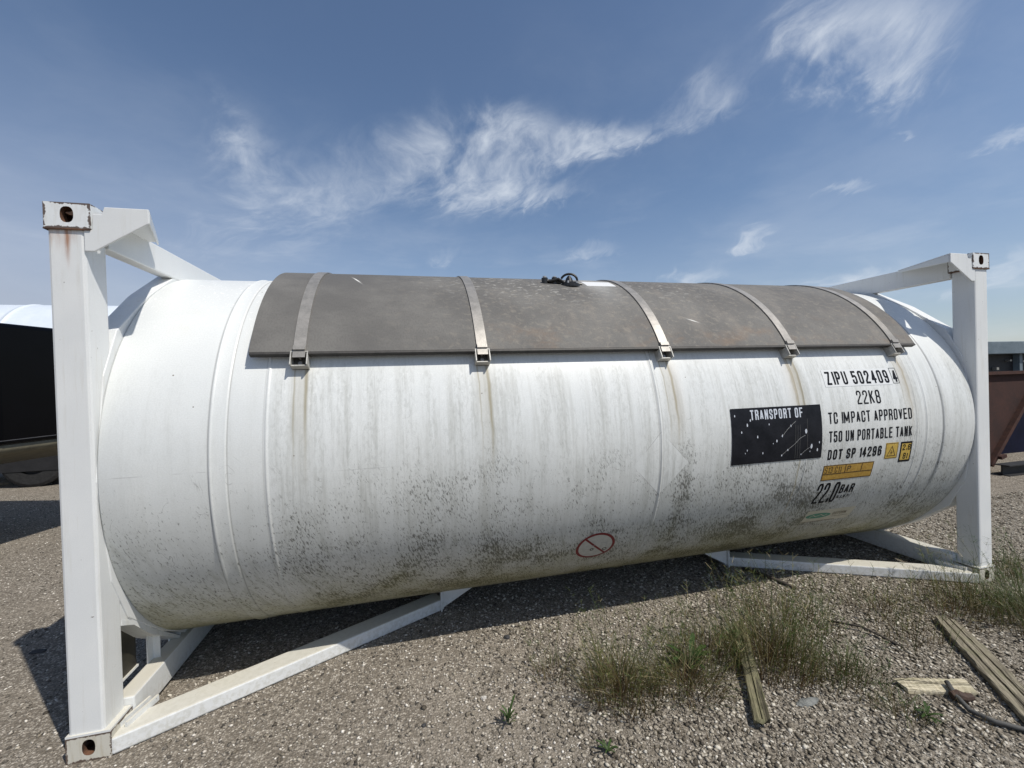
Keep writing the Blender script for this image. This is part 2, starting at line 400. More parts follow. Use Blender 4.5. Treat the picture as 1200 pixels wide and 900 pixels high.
def island_mat(name, stops, rough=.85, spec=.3, bmpsc=300):
    m, nt, b = newmat(name); g = nt.nodes.new('ShaderNodeNewGeometry'); r = Ex(nt, g.outputs['Random Per Island'])
    col = ramp(nt, r, stops); p = g.outputs['Position']; n = noise(nt, p, bmpsc, 3)
    col = mixc(nt, n.ss(.4, .7) * .3, col, (.09, .08, .065))
    nt.links.new(col, b.inputs['Base Color']); b.inputs['Roughness'].default_value = rough
    b.inputs['Specular IOR Level'].default_value = spec
    return m
def grass_mat(name, base, stops):
    m, nt, b = newmat(name); g = nt.nodes.new('ShaderNodeNewGeometry'); r = Ex(nt, g.outputs['Random Per Island'])
    u, v, _ = sep(nt, tc(nt, 'UV')); col = mixc(nt, (v * 1.3 + r * .3 - .25).max(0.0).min(1.0), base, ramp(nt, r, stops))
    nt.links.new(col, b.inputs['Base Color']); b.inputs['Roughness'].default_value = .6
    tr = nt.nodes.new('ShaderNodeBsdfTranslucent'); nt.links.new(col, tr.inputs[0]); mx = nt.nodes.new('ShaderNodeMixShader'); mx.inputs[0].default_value = .3
    nt.links.new(b.outputs[0], mx.inputs[1]); nt.links.new(tr.outputs[0], mx.inputs[2]); nt.links.new(mx.outputs[0], nt.nodes['Material Output'].inputs[0])
    return m

MT = tank_paint(); MF = frame_paint(); MCU = casting_paint(False); MCL = casting_paint(True); MS = shield_mat(); MG = ground_mat()
M_edge = simple('dark_sheet_edge', (.02, .018, .016), (.05, .045, .04), 20)
M_strap = simple('dull_galvanised_strap', (.24, .23, .21), (.36, .34, .31), 14, .45, .2, .35)
M_clip = simple('weathered_clip_metal', (.34, .33, .30), (.55, .54, .50), 30, .5, .3, .1)
M_clipd = simple('clip_inner_dark', (.07, .065, .06), (.16, .15, .135), 40, .7)  # darker tone for the inner face of the clamp
M_black = simple('black_metal', (.008, .008, .009), (.022, .022, .022), 30, .4)
M_bolt = simple('bolt_steel', (.35, .34, .32), (.6, .58, .55), 60, .35, .1, .6)
M_hole = simple('rusty_cavity', (.03, .018, .012), (.16, .075, .04), 25, .85)
M_ink = simple('black_lettering', (.006, .007, .009), (.012, .012, .015), 60, .5, .1)
M_ink.node_tree.nodes['Principled BSDF'].inputs['Specular IOR Level'].default_value = .12
M_sign = simple('faded_black_panel', (.006, .007, .010), (.016, .017, .022), 8, .45, .1)
M_sign.node_tree.nodes['Principled BSDF'].inputs['Specular IOR Level'].default_value = .15
M_white = simple('white_lettering', (.48, .52, .58), (.62, .65, .70), 60, .5, .1)
M_sheet = simple('clean_white_vinyl', (.67, .685, .68), (.73, .74, .73), 6, .4, .05)
M_yel = simple('weathered_yellow_vinyl', (.46, .30, .045), (.60, .42, .09), 60, .55, .1)
M_ora = simple('weathered_orange_vinyl', (.36, .20, .03), (.50, .31, .06), 60, .55, .1)
M_oraline = simple('dark_brown_print', (.05, .03, .012), (.10, .06, .02), 60, .55, .1)
M_red = simple('dark_red_print', (.13, .005, .010), (.20, .012, .016), 40, .5, .1)
M_grn = simple('faded_green_print', (.05, .21, .14), (.10, .28, .19), 50, .6, .1)
M_cream = simple('stained_label_vinyl', (.46, .43, .32), (.58, .55, .44), 12, .6, .1)
M_greyp = simple('faint_grey_print', (.30, .31, .30), (.40, .40, .39), 50, .6, .1)
M_doc = simple('dark_olive_plate', (.02, .018, .014), (.045, .04, .028), 6, .5)
M_tyre = simple('black_rubber', (.012, .012, .012), (.03, .03, .03), 30, .8)
def wood(name, c1, c2, dx, dy):
    m, nt, b = newmat(name); x, y, z = sep(nt, geopos(nt)); l = math.hypot(dx, dy); dx /= l; dy /= l
    a = x * dx + y * dy; c = x * -dy + y * dx
    g1 = noise(nt, comb(nt, a * 4, c * 95, z * 60), 1, 6, .65, .8); g2 = noise(nt, comb(nt, a * 9, c * 14, z), 1, 5, .6); g3 = noise(nt, comb(nt, a * 2, c * 40, 5.0), 1, 4, .7, 1.2)
    col = mixc(nt, g1.ss(.32, .66), c1, c2); col = mixc(nt, g2.ss(.48, .7) * .45, col, (.13, .135, .06)); col = mixc(nt, g3.ss(.58, .66) * .8, col, (.035, .028, .018))
    nt.links.new(col, b.inputs['Base Color']); b.inputs['Roughness'].default_value = .9
    nt.links.new(bump(nt, g1 * .5 + (1 - g3.ss(.56, .66)) * .6, .9, .006), b.inputs['Normal']); return m
M_wood = wood('weathered_plank_wood', (.10, .085, .058), (.30, .265, .19), -.62, -.78)
M_wood2 = wood('mossy_plank_wood', (.08, .072, .038), (.27, .245, .145), -.57, -.82)
M_woodp = wood('pale_split_board', (.28, .24, .15), (.58, .52, .38), .95, -.31)

# ---------------------------------------------------------------- ground
gv = [(-600, -600, 0), (600, -600, 0), (600, 900, 0), (-600, 900, 0)]
tag(obj('ground', gv, [(0, 1, 2, 3)], MG), kind='structure', label=None)

# ================================================================ TANK CONTAINER
L, W, H = 6.058, 2.438, 2.591
YC, ZC, TR = 1.219, 1.2905, 1.1997
C = thing('tank_container', 'long white cylindrical tank in a white end frame with grey sunshield, standing on gravel', 'tank container', (L / 2, YC, 0))
def cyl(x, th, r): return (x, YC - r * math.cos(th), ZC + r * math.sin(th))     # th = 0 faces the camera side
# --- barrel
def bead(x, h, w_=.008): return [(x - w_ - .004, 0), (x - w_, 0), (x - w_ * .55, h * .7), (x, h), (x + w_ * .55, h * .7), (x + w_, 0), (x + w_ + .004, 0)]
prof = [(.155, 0), (.16, .0015)]
prof += [(.606, 0), (.611, 0), (.616, .007), (.621, .009), (.626, .006), (.630, .0045), (.684, .0045), (.688, .0045), (.692, 0), (.697, 0)]
for x, h in ((.872, .004), (3.138, .0055), (4.28, .003), (5.30, .003), (5.40, .004)): prof += bead(x, h)
xs = sorted(prof + [(q, 0) for q in np.arange(.3, 5.5, .12) if all(abs(q - a) > .03 for a, _ in prof)])
xs += [(5.555, 0), (5.560, 0), (5.566, .006), (5.572, .009), (5.58, .009), (5.70, .009), (5.86, .006), (5.885, .005), (5.898, .002), (5.903, 0)]
NA = 144; V = []; UV = []; F = []
ring_list = [(.34, .0), (.30, .5), (.25, .9), (.215, 1.08), (.22, 1.13), (.158, 1.165), (.155, 1.185)]
full = [(x, r) for x, r in ring_list if r > 0] + [(x, TR + h) for x, h in xs] + [(5.90, 1.185), (5.895, 1.165), (5.838, 1.13), (5.84, 1.08), (5.80, .9), (5.75, .5)]
for x, r in full:
    for k in range(NA + 1):
        th = -math.pi / 2 - math.pi + 2 * math.pi * k / NA + math.pi / 2   # -180..180
        V.append(cyl(x, th, r)); UV.append((x, th * TR))
for i in range(len(full) - 1):
    for k in range(NA):
        a = i * (NA + 1) + k; F.append((a, a + 1, a + NA + 2, a + NA + 1))
n0 = len(V); V += [(.34, YC, ZC), (5.71, YC, ZC)]; UV += [(.3, 3), (5.7, 3)]
for k in range(NA):
    F.append((n0, k + 1, k)); a = (len(full) - 1) * (NA + 1) + k; F.append((n0 + 1, a, a + 1))
barrel = fixn(obj('barrel', V, F, MT, C, smooth=True, uv=UV))
# sharp-ish shading where the skirt turns in
# --- octagonal end plates between tank and frame
def end_ring(x0, x1):
    out = []
    angs = [0, 24, 36, 53, 74, 90]; rad = [1.202, 1.235, 1.255, 1.212, 1.25, 1.212]
    q = list(zip(angs, rad)); seq = []
    for base, flip in ((0, 0), (90, 1), (180, 0), (270, 1)):
        for a, r in (q[:-1] if not flip else [(90 - a_, r_) for a_, r_ in q[::-1]][:-1]): seq.append((base + a, r))
    N = 180; A = [s[0] for s in seq] + [360]; Rr = [s[1] for s in seq] + [seq[0][1]]
    V = []; F = []
    for k in range(N):
        a = 360 * k / N
        j = max(i for i in range(len(A) - 1) if A[i] <= a + 1e-9)
        p0 = np.array([math.cos(R(A[j])), math.sin(R(A[j]))]) * Rr[j]; p1 = np.array([math.cos(R(A[j + 1])), math.sin(R(A[j + 1]))]) * Rr[j + 1]
        dvec = np.array([math.cos(R(a)), math.sin(R(a))]); e = p1 - p0
        t = (p0[0] * e[1] - p0[1] * e[0]) / (dvec[0] * e[1] - dvec[1] * e[0])
        for x, r in ((x0, 1.09), (x0, t), (x1, t), (x1, 1.09)): V.append(cyl(x, R(a), r))
    for k in range(N):
        a, b2 = k * 4, ((k + 1) % N) * 4
        for j in range(4): F.append((a + j, a + (j + 1) % 4, b2 + (j + 1) % 4, b2 + j))
    return V, F
for x0, x1 in ((.056, .1530), (5.905, 6.002)):
    V, F = end_ring(x0, x1); fixn(obj('end_ring', V, F, MF, C, bevel=.004))
# --- corner castings, posts, rails
def casting(x, y, z, mat):
    """hollow casting with oval openings, 178 x 162 x 118 mm"""
    def mk(b): 
        me = bpy.data.meshes.new('t'); m_ = MB(); 
        b(m_); me.from_pydata(m_.v, [], m_.f); o = bpy.data.objects.new('t', me); COL.objects.link(o); return o
    dx, dy, dz = .178, .162, .118
    o = mk(lambda m_: m_.box((0, 0, 0), (dx, dy, dz)))
    cut = [mk(lambda m_: m_.box((.026, .026, .024), (dx - .026, dy - .026, dz - .024)))]
    def oval(ax, c, a, b2, dep):
        pts = []
        for k in range(20):
            t = 2 * math.pi * k / 20; ca, sa = math.cos(t), math.sin(t)
            p = math.copysign(abs(ca) ** .8, ca) * a; q = math.copysign(abs(sa) ** .8, sa) * b2
            pts.append({'y': (c[0] + p, c[1] - dep / 2, c[2] + q), 'x': (c[0] - dep / 2, c[1] + p, c[2] + q), 'z': (c[0] + p, c[1] + q, c[2] - dep / 2)}[ax])
        e = {'y': (0, dep, 0), 'x': (dep, 0, 0), 'z': (0, 0, dep)}[ax]
        return mk(lambda m_: m_.prism(pts, e))
    cut.append(oval('y', (dx / 2, dy / 2, dz / 2 + .004), .026, .037, .4))
    cut.append(oval('x', (0 if x < 3 else dx, dy / 2, dz / 2), .026, .036, .1))
    cut.append(oval('z', (dx / 2, dy / 2, dz if z > 1 else 0), .05, .028, .1))
    for c_ in cut:
        md = o.modifiers.new('b', 'BOOLEAN'); md.operation = 'DIFFERENCE'; md.object = c_; md.solver = 'EXACT'
    bv = o.modifiers.new('bv', 'BEVEL'); bv.width = .006; bv.segments = 2; bv.limit_method = 'ANGLE'; bv.angle_limit = R(50)
    bpy.context.view_layer.update()
    me = bpy.data.meshes.new_from_object(o.evaluated_get(bpy.context.evaluated_depsgraph_get()))
    for q in cut + [o]: bpy.data.objects.remove(q)
    off = worldloc(C); me.transform(Matrix.Translation(Vector((x, y, z)) - off)); me.name = 'corner_casting'
    me.materials.clear(); me.materials.append(mat); me.materials.append(M_hole)
    lo = Vector((x, y, z)) - off
    for pl in me.polygons:
        c_ = pl.center - lo
        pl.material_index = 1 if (.004 < c_.x < dx - .004 and .004 < c_.y < dy - .004 and .004 < c_.z < dz - .004 and min(c_.x, dx - c_.x, c_.y, dy - c_.y) > .012) else 0
    o2 = bpy.data.objects.new('corner_casting', me); COL.objects.link(o2); o2.parent = C; return o2
for xe in (0, L - .178):
    for ye in (0, W - .162):
        casting(xe, ye, H - .118, MCU); casting(xe, ye, 0, MCL)
for left in (True, False):
    sx = (lambda v: v) if left else (lambda v: L - v)
    for front in (True, False):
        sy = (lambda v: v) if front else (lambda v: W - v)
        a = (min(sx(.008), sx(.149)), min(sy(.008), sy(.158)), .112); b2 = (max(sx(.008), sx(.149)), max(sy(.008), sy(.158)), H - .112)
        MB().box(a, b2).build('corner_post', MF, C, bevel=.012)
        # cap plate between casting and post
        MB().box((min(sx(-.0), sx(.176)), min(sy(-.0), sy(.160)), .1185), (max(sx(0), sx(.176)), max(sy(0), sy(.160)), .128)).build('cap_plate', MF, C)
        xa, xb = sorted((sx(-.0015), sx(.1765))); ya, yb = sorted((sy(-.0015), sy(.1615)))
        MB().box((xa, ya, 2.4665), (xb, yb, 2.4725)).build('rust_seam', M_hole, C)
        # handling bracket: flat deck with flange and a tapered web
        z1 = 2.580
        web = [(.150, 2.371), (.188, 2.371), (.409, 2.512), (.409, z1), (.232, z1), (.222, 2.545), (.186, 2.545), (.181, 2.470), (.150, 2.470)]
        m_ = MB().prism([(sx(q[0]), sy(.004), q[1]) for q in web], (0, .010 if front else -.010, 0))
        m_.prism([(sx(q[0]), sy(q[1]), z1 - .008) for q in ((.232, .0145), (.409, .0145), (.2075, .505), (.157, .505), (.157, .17))], (0, 0, .0075))
        fa = [(.410, .0145, .068), (.402, .0145, .068), (.199, .505, .022), (.2075, .505, .022)]
        m_.add([(sx(q[0]), sy(q[1]), z1 - q[2]) for q in fa] + [(sx(q[0]), sy(q[1]), z1 - .0085) for q in fa], [(0, 3, 2, 1), (4, 5, 6, 7), (0, 1, 5, 4), (1, 2, 6, 5), (2, 3, 7, 6), (3, 0, 4, 7)])
        fixn(m_.build('handling_bracket', MF, C, bevel=.003))
        # bottom diagonal from the corner to the saddle near mid tank
        p0, p1 = Vector((sx(.150), sy(.052), 0)), Vector((sx(1.77), sy(.900), 0))
        dd = (p1 - p0).normalized(); nn = Vector((-dd.y, dd.x, 0)); nn = nn if nn.y * (1 if front else -1) > 0 else -nn
        pts = [p0 - nn * .062, p0 + nn * .078, p1 + nn * .078, p1 - nn * .062]
        pts = [(p.x, p.y, .004) for p in pts]
        m_ = MB().prism(pts, (0, 0, .080)); fixn(m_.build('bottom_brace', MF, C, bevel=.009))
        e = p1
        m_ = MB().box((min(e.x, e.x + (.012 if left else -.012)), min(sy(.815), sy(1.08)), .0), (max(e.x, e.x + (.012 if left else -.012)), max(sy(.815), sy(1.08)), .150))
        s_ = 1 if left else -1
        m_.prism([(e.x + s_ * .0125, sy(.835), .02), (e.x + s_ * .0125, sy(.835), .150), (e.x + s_ * .25, sy(.835), .150)], (0, .012 if front else -.012, 0))
        m_.box((min(e.x, e.x + s_ * .26), min(sy(.835), sy(1.1)), .150), (max(e.x, e.x + s_ * .26), max(sy(.835), sy(1.1)), .156))
        fixn(m_.build('saddle_plate', MF, C))
    # transverse rails
    xa, xb = sorted((sx(.085), sx(.156)))
    MB().box((xa, .159, 2.425), (xb, W - .159, 2.583)).build('top_rail', MF, C, bevel=.006)
    xa, xb = sorted((sx(.095), sx(.186)))
    m_ = MB().box((xa, .163, .022), (xb, W - .163, .168))
    m_.build('bottom_rail', MF, C, bevel=.008)
    for front in (True, False):
        sy = (lambda v: v) if front else (lambda v: W - v)
        # pair of thin stiffening ribs where brace meets the corner
        m_ = MB()
        for q in (.17, .205):
            m_.bar((sx(q), sy(.06), .093), (sx(q + .045), sy(.24), .093), .012, .03)
        m_.build('stiffener', MF, C)
        if not left: continue
        # lower gusset shelf and struts under the end ring
        m_ = MB().prism([(sx(.05), sy(q[0]), q[1]) for q in ((.159, .560), (.27, .51), (.42, .375), (.70, .17), (.68, .169), (.40, .352), (.25, .49), (.159, .535))], (.1 if left else -.1, 0, 0))
        fixn(m_.build('gusset_shelf', MF, C))
        for yy, zt in ((.44, .36), (.66, .22)):
            m_ = MB().box((min(sx(.10), sx(.106)), min(sy(yy), sy(yy + .06)), .165), (max(sx(.10), sx(.106)), max(sy(yy), sy(yy + .06)), zt))
            m_.box((min(sx(.106), sx(.14)), min(sy(yy + .054), sy(yy + .06)), .165), (max(sx(.106), sx(.14)), max(sy(yy + .054), sy(yy + .06)), zt - .02))
            m_.build('strut', MF, C)
        fixn(MB().prism([(sx(.052), sy(q[0]), q[1]) for q in ((.1585, .82), (.1585, .561), (.262, .512), (.215, .66))], (.094 if left else -.094, 0, 0)).build('gusset_plate', MF, C))
        MB().box((min(sx(.06), sx(.064)), min(sy(.165), sy(.415)), .19), (max(sx(.06), sx(.064)), max(sy(.165), sy(.415)), .50)).build('document_plate', M_doc, C)
        MB().box((min(sx(.058), sx(.072)), min(sy(.165), sy(.42)), .178), (max(sx(.058), sx(.072)), max(sy(.165), sy(.42)), .189)).build('plate_lip', MF, C)
# --- sunshield
SR = 1.2639
th0, th1 = R(28.8), R(151.2); NT = 60; xs_ = list(np.linspace(.780, 5.430, 24)); V = []; UV = []; F = []
for r, flip in ((SR, 0), (SR - .006, 1)):
    for x in xs_:
        for k in range(NT + 1):
            th = th0 + (th1 - th0) * k / NT; V.append(cyl(x, th, r)); UV.append((x, th * TR))
nx = len(xs_); n1 = NT + 1; off = nx * n1
for i in range(nx - 1):
    for k in range(NT):
        a = i * n1 + k; F.append((a, a + n1, a + n1 + 1, a + 1)); F.append((off + a, off + a + 1, off + a + n1 + 1, off + a + n1))
def rimq(*ids):
    q = len(V); V.extend([V[i_] for i_ in ids]); UV.extend([UV[i_] for i_ in ids]); F.append(tuple(range(q, q + 4)))
for i in range(nx - 1):
    a = i * n1; rimq(a, off + a, off + a + n1, a + n1); a = i * n1 + NT; rimq(a, a + n1, off + a + n1, off + a)
for k in range(NT):
    rimq(k, k + 1, off + k + 1, off + k); a = (nx - 1) * n1 + k; rimq(a, off + a, off + a + 1, a + 1)
shield = obj('sun_shield', V, F, MS, C, uv=UV)
for p_ in shield.data.polygons[:2 * (nx - 1) * NT]: p_.use_smooth = True
def rail_strip(th, r0, r1, x0, x1, dth):
    m_ = MB(); pts = [cyl(0, th, r0), cyl(0, th, r1), cyl(0, th + dth, r1), cyl(0, th + dth, r0)]
    return m_.prism([(x0, p[1], p[2]) for p in pts], (x1 - x0, 0, 0))
for th in (R(28.1), R(151.2)):
    rail_strip(th, SR - .028, SR + .003, .784, 5.426, R(.55)).build('edge_trim', M_edge, shield)
for x in BRK:
    # strap following the shield
    V = []; F = []; NS = 64; hw = .031
    for k in range(NS + 1):
        th = R(27) + (R(153) - R(27)) * k / NS
        for dx, r in ((-hw, SR + .0015), (-hw, SR + .0085), (hw, SR + .0085), (hw, SR + .0015)): V.append(cyl(x + dx, th, r))
    for k in range(NS):
        for j in range(4): F.append((k * 4 + j, k * 4 + (j + 1) % 4, k * 4 + 4 + (j + 1) % 4, k * 4 + 4 + j))
    fixn(obj('strap', V, F, M_strap, shield))
    for side in (1, -1):
        mid = R(27.3) if side > 0 else R(180 - 27.3)
        def LP(a, rr, s):      # a across x, rr radial from tank skin, s along the arc (up positive)
            th = mid + side * s / SR; return Vector(cyl(x + a, th, TR + rr))
        def lbox(m_, a0, a1, r0, r1, s0, s1, mm=0):
            c_ = [LP(a, r, s) for s in (s0, s1) for a, r in ((a0, r0), (a1, r0), (a1, r1), (a0, r1))]
            m_.add(c_, [(0, 3, 2, 1), (4, 5, 6, 7), (0, 1, 5, 4), (1, 2, 6, 5), (2, 3, 7, 6), (3, 0, 4, 7)], mm)
        m_ = MB()
        lbox(m_, -.038, .038, -.002, .008, -.046, .035, 1)
        for s in (-1, 1): lbox(m_, *(sorted((s * .038, s * .044))), -.002, .070, -.046, .034)
        lbox(m_, -.0378, .0378, .008, .050, -.046, -.040, 0)
        lbox(m_, -.0378, .0378, .056, .070, .028, .0335, 0)
        cl_ = fixn(m_.build('clamp', [M_clip, M_clipd], C))
        m_ = MB(); lbox(m_, -.030, .030, .068, .082, .036, .062)
        m_.tube([LP(-.0, .008, -.018), LP(0, .030, -.018)], .012, 6, 1); m_.tube([LP(.0, .02, .012), LP(0, .058, .012)], .007, 6, 1)
        fixn(m_.build('clamp_bolt', [M_strap, M_bolt], cl_))
# --- fittings on the crown
def fitting():
    x0 = 2.74; b0 = Vector((x0, .80, 2.47)); m_ = MB()
    def disc(c, r, h, ax='z', n=20, mm=0):
        pts = [(c[0] + r * math.cos(2 * math.pi * k / n), c[1] + r * math.sin(2 * math.pi * k / n), c[2]) for k in range(n)]; m_.prism(pts, (0, 0, h), mm)
    disc((2.74, .80, 2.44), .115, .035); disc((2.74, .80, 2.475), .085, .02)
    ringp = [(2.735 + .085 * math.cos(t), .80 - .03 * math.cos(t), 2.520 + .075 * math.sin(t)) for t in np.linspace(0, 2 * math.pi, 28, endpoint=False)]
    m_.tube(ringp, .013, 8, 0, True); m_.tube([(2.735, .80, 2.49), (2.735, .80, 2.545), (2.735, .80, 2.575)], [.05, .035, .012], 12); m_.tube([(2.66, .78, 2.50), (2.60, .77, 2.53), (2.50, .80, 2.51)], .016, 8); m_.tube([(2.80, .79, 2.49), (2.88, .78, 2.478)], .016, 8)
    for k in range(6):
        a = math.pi * k / 3; disc((2.74 + .1 * math.cos(a), .80 + .1 * math.sin(a), 2.47), .012, .03, n=6, mm=1)
    m_.tube([(2.64, .80, 2.50), (2.52, .82, 2.515), (2.46, .83, 2.52)], .022, 8)
    disc((2.46, .83, 2.47), .035, .08); disc((2.57, .82, 2.47), .03, .085); disc((2.46, .83, 2.55), .022, .02, mm=1); disc((2.57, .82, 2.555), .02, .012, mm=1)
    m_.box((2.40, .79, 2.455), (2.66, .87, 2.472))
    return m_
m_ = fitting(); m_.v = [(2.80 + (x - 2.74) * .68, .66 + (y - .80) * .68, 2.395 + (z - 2.44) * .68) for x, y, z in m_.v]
fixn(m_.build('relief_valve', [M_black, M_bolt], C))

# --- markings: condensed stroke lettering wrapped on the barrel
def rr_(l, b, r, t, c=.22, cy=.09): return [(l + c, b), (r - c, b), (r, b + cy), (r, t - cy), (r - c, t), (l + c, t), (l, t - cy), (l, b + cy)]
O_ = ('c', rr_(0, 0, 1, 1))
G = {
 'O': [O_], '0': [O_], 'I': [('o', [(.5, 0), (.5, 1)])], '1': [('o', [(.15, .80), (.62, .93)]), ('o', [(.62, 1), (.62, 0)])],
 'Z': [('o', [(0, 1), (1, 1), (0, 0), (1, 0)])], 'U': [('o', [(0, 1), (0, .09), (.22, 0), (.78, 0), (1, .09), (1, 1)])],
 'P': [('o', [(0, 0), (0, 1), (.78, 1), (1, .9), (1, .57), (.78, .46), (0, .46)])],
 '5': [('o', [(.95, 1), (0, 1), (0, .56), (.3, .62), (.78, .62), (1, .52), (1, .1), (.78, 0), (.22, 0), (0, .1), (0, .25)])],
 '2': [('o', [(0, .74), (0, .9), (.22, 1), (.78, 1), (1, .9), (1, .68), (0, .16), (0, 0), (1, 0)])],
 '4': [('o', [(.72, 0), (.72, 1), (0, .28), (1.05, .28)])],
 '9': [('o', [(0, .22), (0, .1), (.22, 0), (.78, 0), (1, .1), (1, .9), (.78, 1), (.22, 1), (0, .9), (0, .54), (.22, .44), (.95, .44)])],
 '6': [('o', [(1, .78), (1, .9), (.78, 1), (.22, 1), (0, .9), (0, .1), (.22, 0), (.78, 0), (1, .1), (1, .46), (.78, .56), (.05, .56)])],
 '8': [('c', rr_(0, 0, 1, .52)), ('c', rr_(.04, .52, .96, 1))], '3': [('o', [(0, .8), (0, .9), (.22, 1), (.78, 1), (1, .9), (1, .62), (.75, .52), (.3, .52), (.75, .52), (1, .42), (1, .1), (.78, 0), (.22, 0), (0, .1), (0, .2)])],
 '7': [('o', [(0, 1), (1, 1), (.35, 0)])],
 'K': [('o', [(0, 0), (0, 1)]), ('o', [(1, 1), (.12, .46)]), ('o', [(.32, .60), (1, 0)])],
 'T': [('o', [(0, 1), (1, 1)]), ('o', [(.5, .95), (.5, 0)])],
 'C': [('o', [(1, .68), (1, .9), (.78, 1), (.22, 1), (0, .9), (0, .1), (.22, 0), (.78, 0), (1, .1), (1, .32)])],
 'G': [('o', [(1, .72), (1, .9), (.78, 1), (.22, 1), (0, .9), (0, .1), (.22, 0), (.78, 0), (1, .1), (1, .48), (.55, .48)])],
 'M': [('o', [(-.1, 0), (-.1, 1), (.5, .12), (1.1, 1), (1.1, 0)])], 'A': [('o', [(-.02, 0), (.5, 1), (1.02, 0)]), ('o', [(.2, .26), (.8, .26)])],
 'R': [('o', [(0, 0), (0, 1), (.78, 1), (1, .9), (1, .62), (.78, .52), (0, .52)]), ('o', [(.6, .52), (1, .35), (1, 0)])],
 'V': [('o', [(0, 1), (.5, 0), (1, 1)])], 'E': [('o', [(1, 1), (0, 1), (0, 0), (1, 0)]), ('o', [(0, .52), (.85, .52)])],
 'D': [('c', [(0, 0), (.75, 0), (1, .12), (1, .88), (.75, 1), (0, 1)])], 'N': [('o', [(0, 0), (0, 1), (1, 0), (1, 1)])],
 'B': [('c', [(0, 0), (.78, 0), (1, .1), (1, .42), (.78, .52), (0, .52)]), ('o', [(0, .5), (0, 1), (.75, 1), (.95, .9), (.95, .62), (.75, .53)])],
 'L': [('o', [(0, 1), (0, 0), (1, 0)])], 'S': [('o', [(1, .75), (1, .9), (.78, 1), (.22, 1), (0, .9), (0, .64), (.22, .54), (.78, .46), (1, .36), (1, .1), (.78, 0), (.22, 0), (0, .1), (0, .25)])],
 'W': [('o', [(-.1, 1), (.15, 0), (.5, .85), (.85, 0), (1.1, 1)])], '.': [('o', [(.5, 0), (.5, .16)])], 'i': [('o', [(.5, 0), (.5, .6)]), ('o', [(.5, .76), (.5, .92)])],
 'F': [('o', [(1, 1), (0, 1), (0, 0)]), ('o', [(0, .5), (.85, .5)])]}
def stroke(P, closed, t, sxy):
    """mitred strip for a polyline in metres; returns left, right point lists"""
    P = [np.array(p, float) for p in P]; Q_ = []
    for i in range(len(P) if closed else len(P) - 1):
        a, b2 = P[i], P[(i + 1) % len(P)]; k = max(1, int(abs(b2[1] - a[1]) / .022))
        Q_ += [a + (b2 - a) * j / k for j in range(k)]
    if not closed: Q_.append(P[-1])
    P = Q_; N = len(P); Lf = []; Rt = []
    for i in range(N):
        if closed: a, b2 = P[i] - P[i - 1], P[(i + 1) % N] - P[i]
        else: a = P[i] - P[i - 1] if i else P[1] - P[0]; b2 = P[i + 1] - P[i] if i < N - 1 else a
        a = a / np.linalg.norm(a); b2 = b2 / np.linalg.norm(b2)
        na = np.array([-a[1], a[0]]); nb = np.array([-b2[1], b2[0]]); mt = na + nb; ln = np.linalg.norm(mt)
        if ln < .25: mt = na; k = t / 2
        else: mt = mt / ln; k = min(t / 2 / max(mt @ na, .35), t * 1.1)
        Lf.append(P[i] + mt * k); Rt.append(P[i] - mt * k)
    return Lf, Rt
def wrap(name, polys, mat, rise, parent, label=None):
    """polys: list of (points, faces, material index) in (x, arc) metres -> mesh on the barrel; sub-part of the barrel"""
    m_ = MB()
    for i, (pts, fcs, mi) in enumerate(polys):
        rz = i * .0004 if len(fcs) >= 8 and i < 2 and len(polys) > 1 and len(pts) > 14 and len(pts) not in (49, 96) else .0008 + (i % 5) * .00008
        m_.add([cyl(p[0], p[1] / TR, TR + rise + rz) for p in pts], fcs, mi)
    o = m_.build(name, mat, parent)
    if label: o['label'] = label
    return o
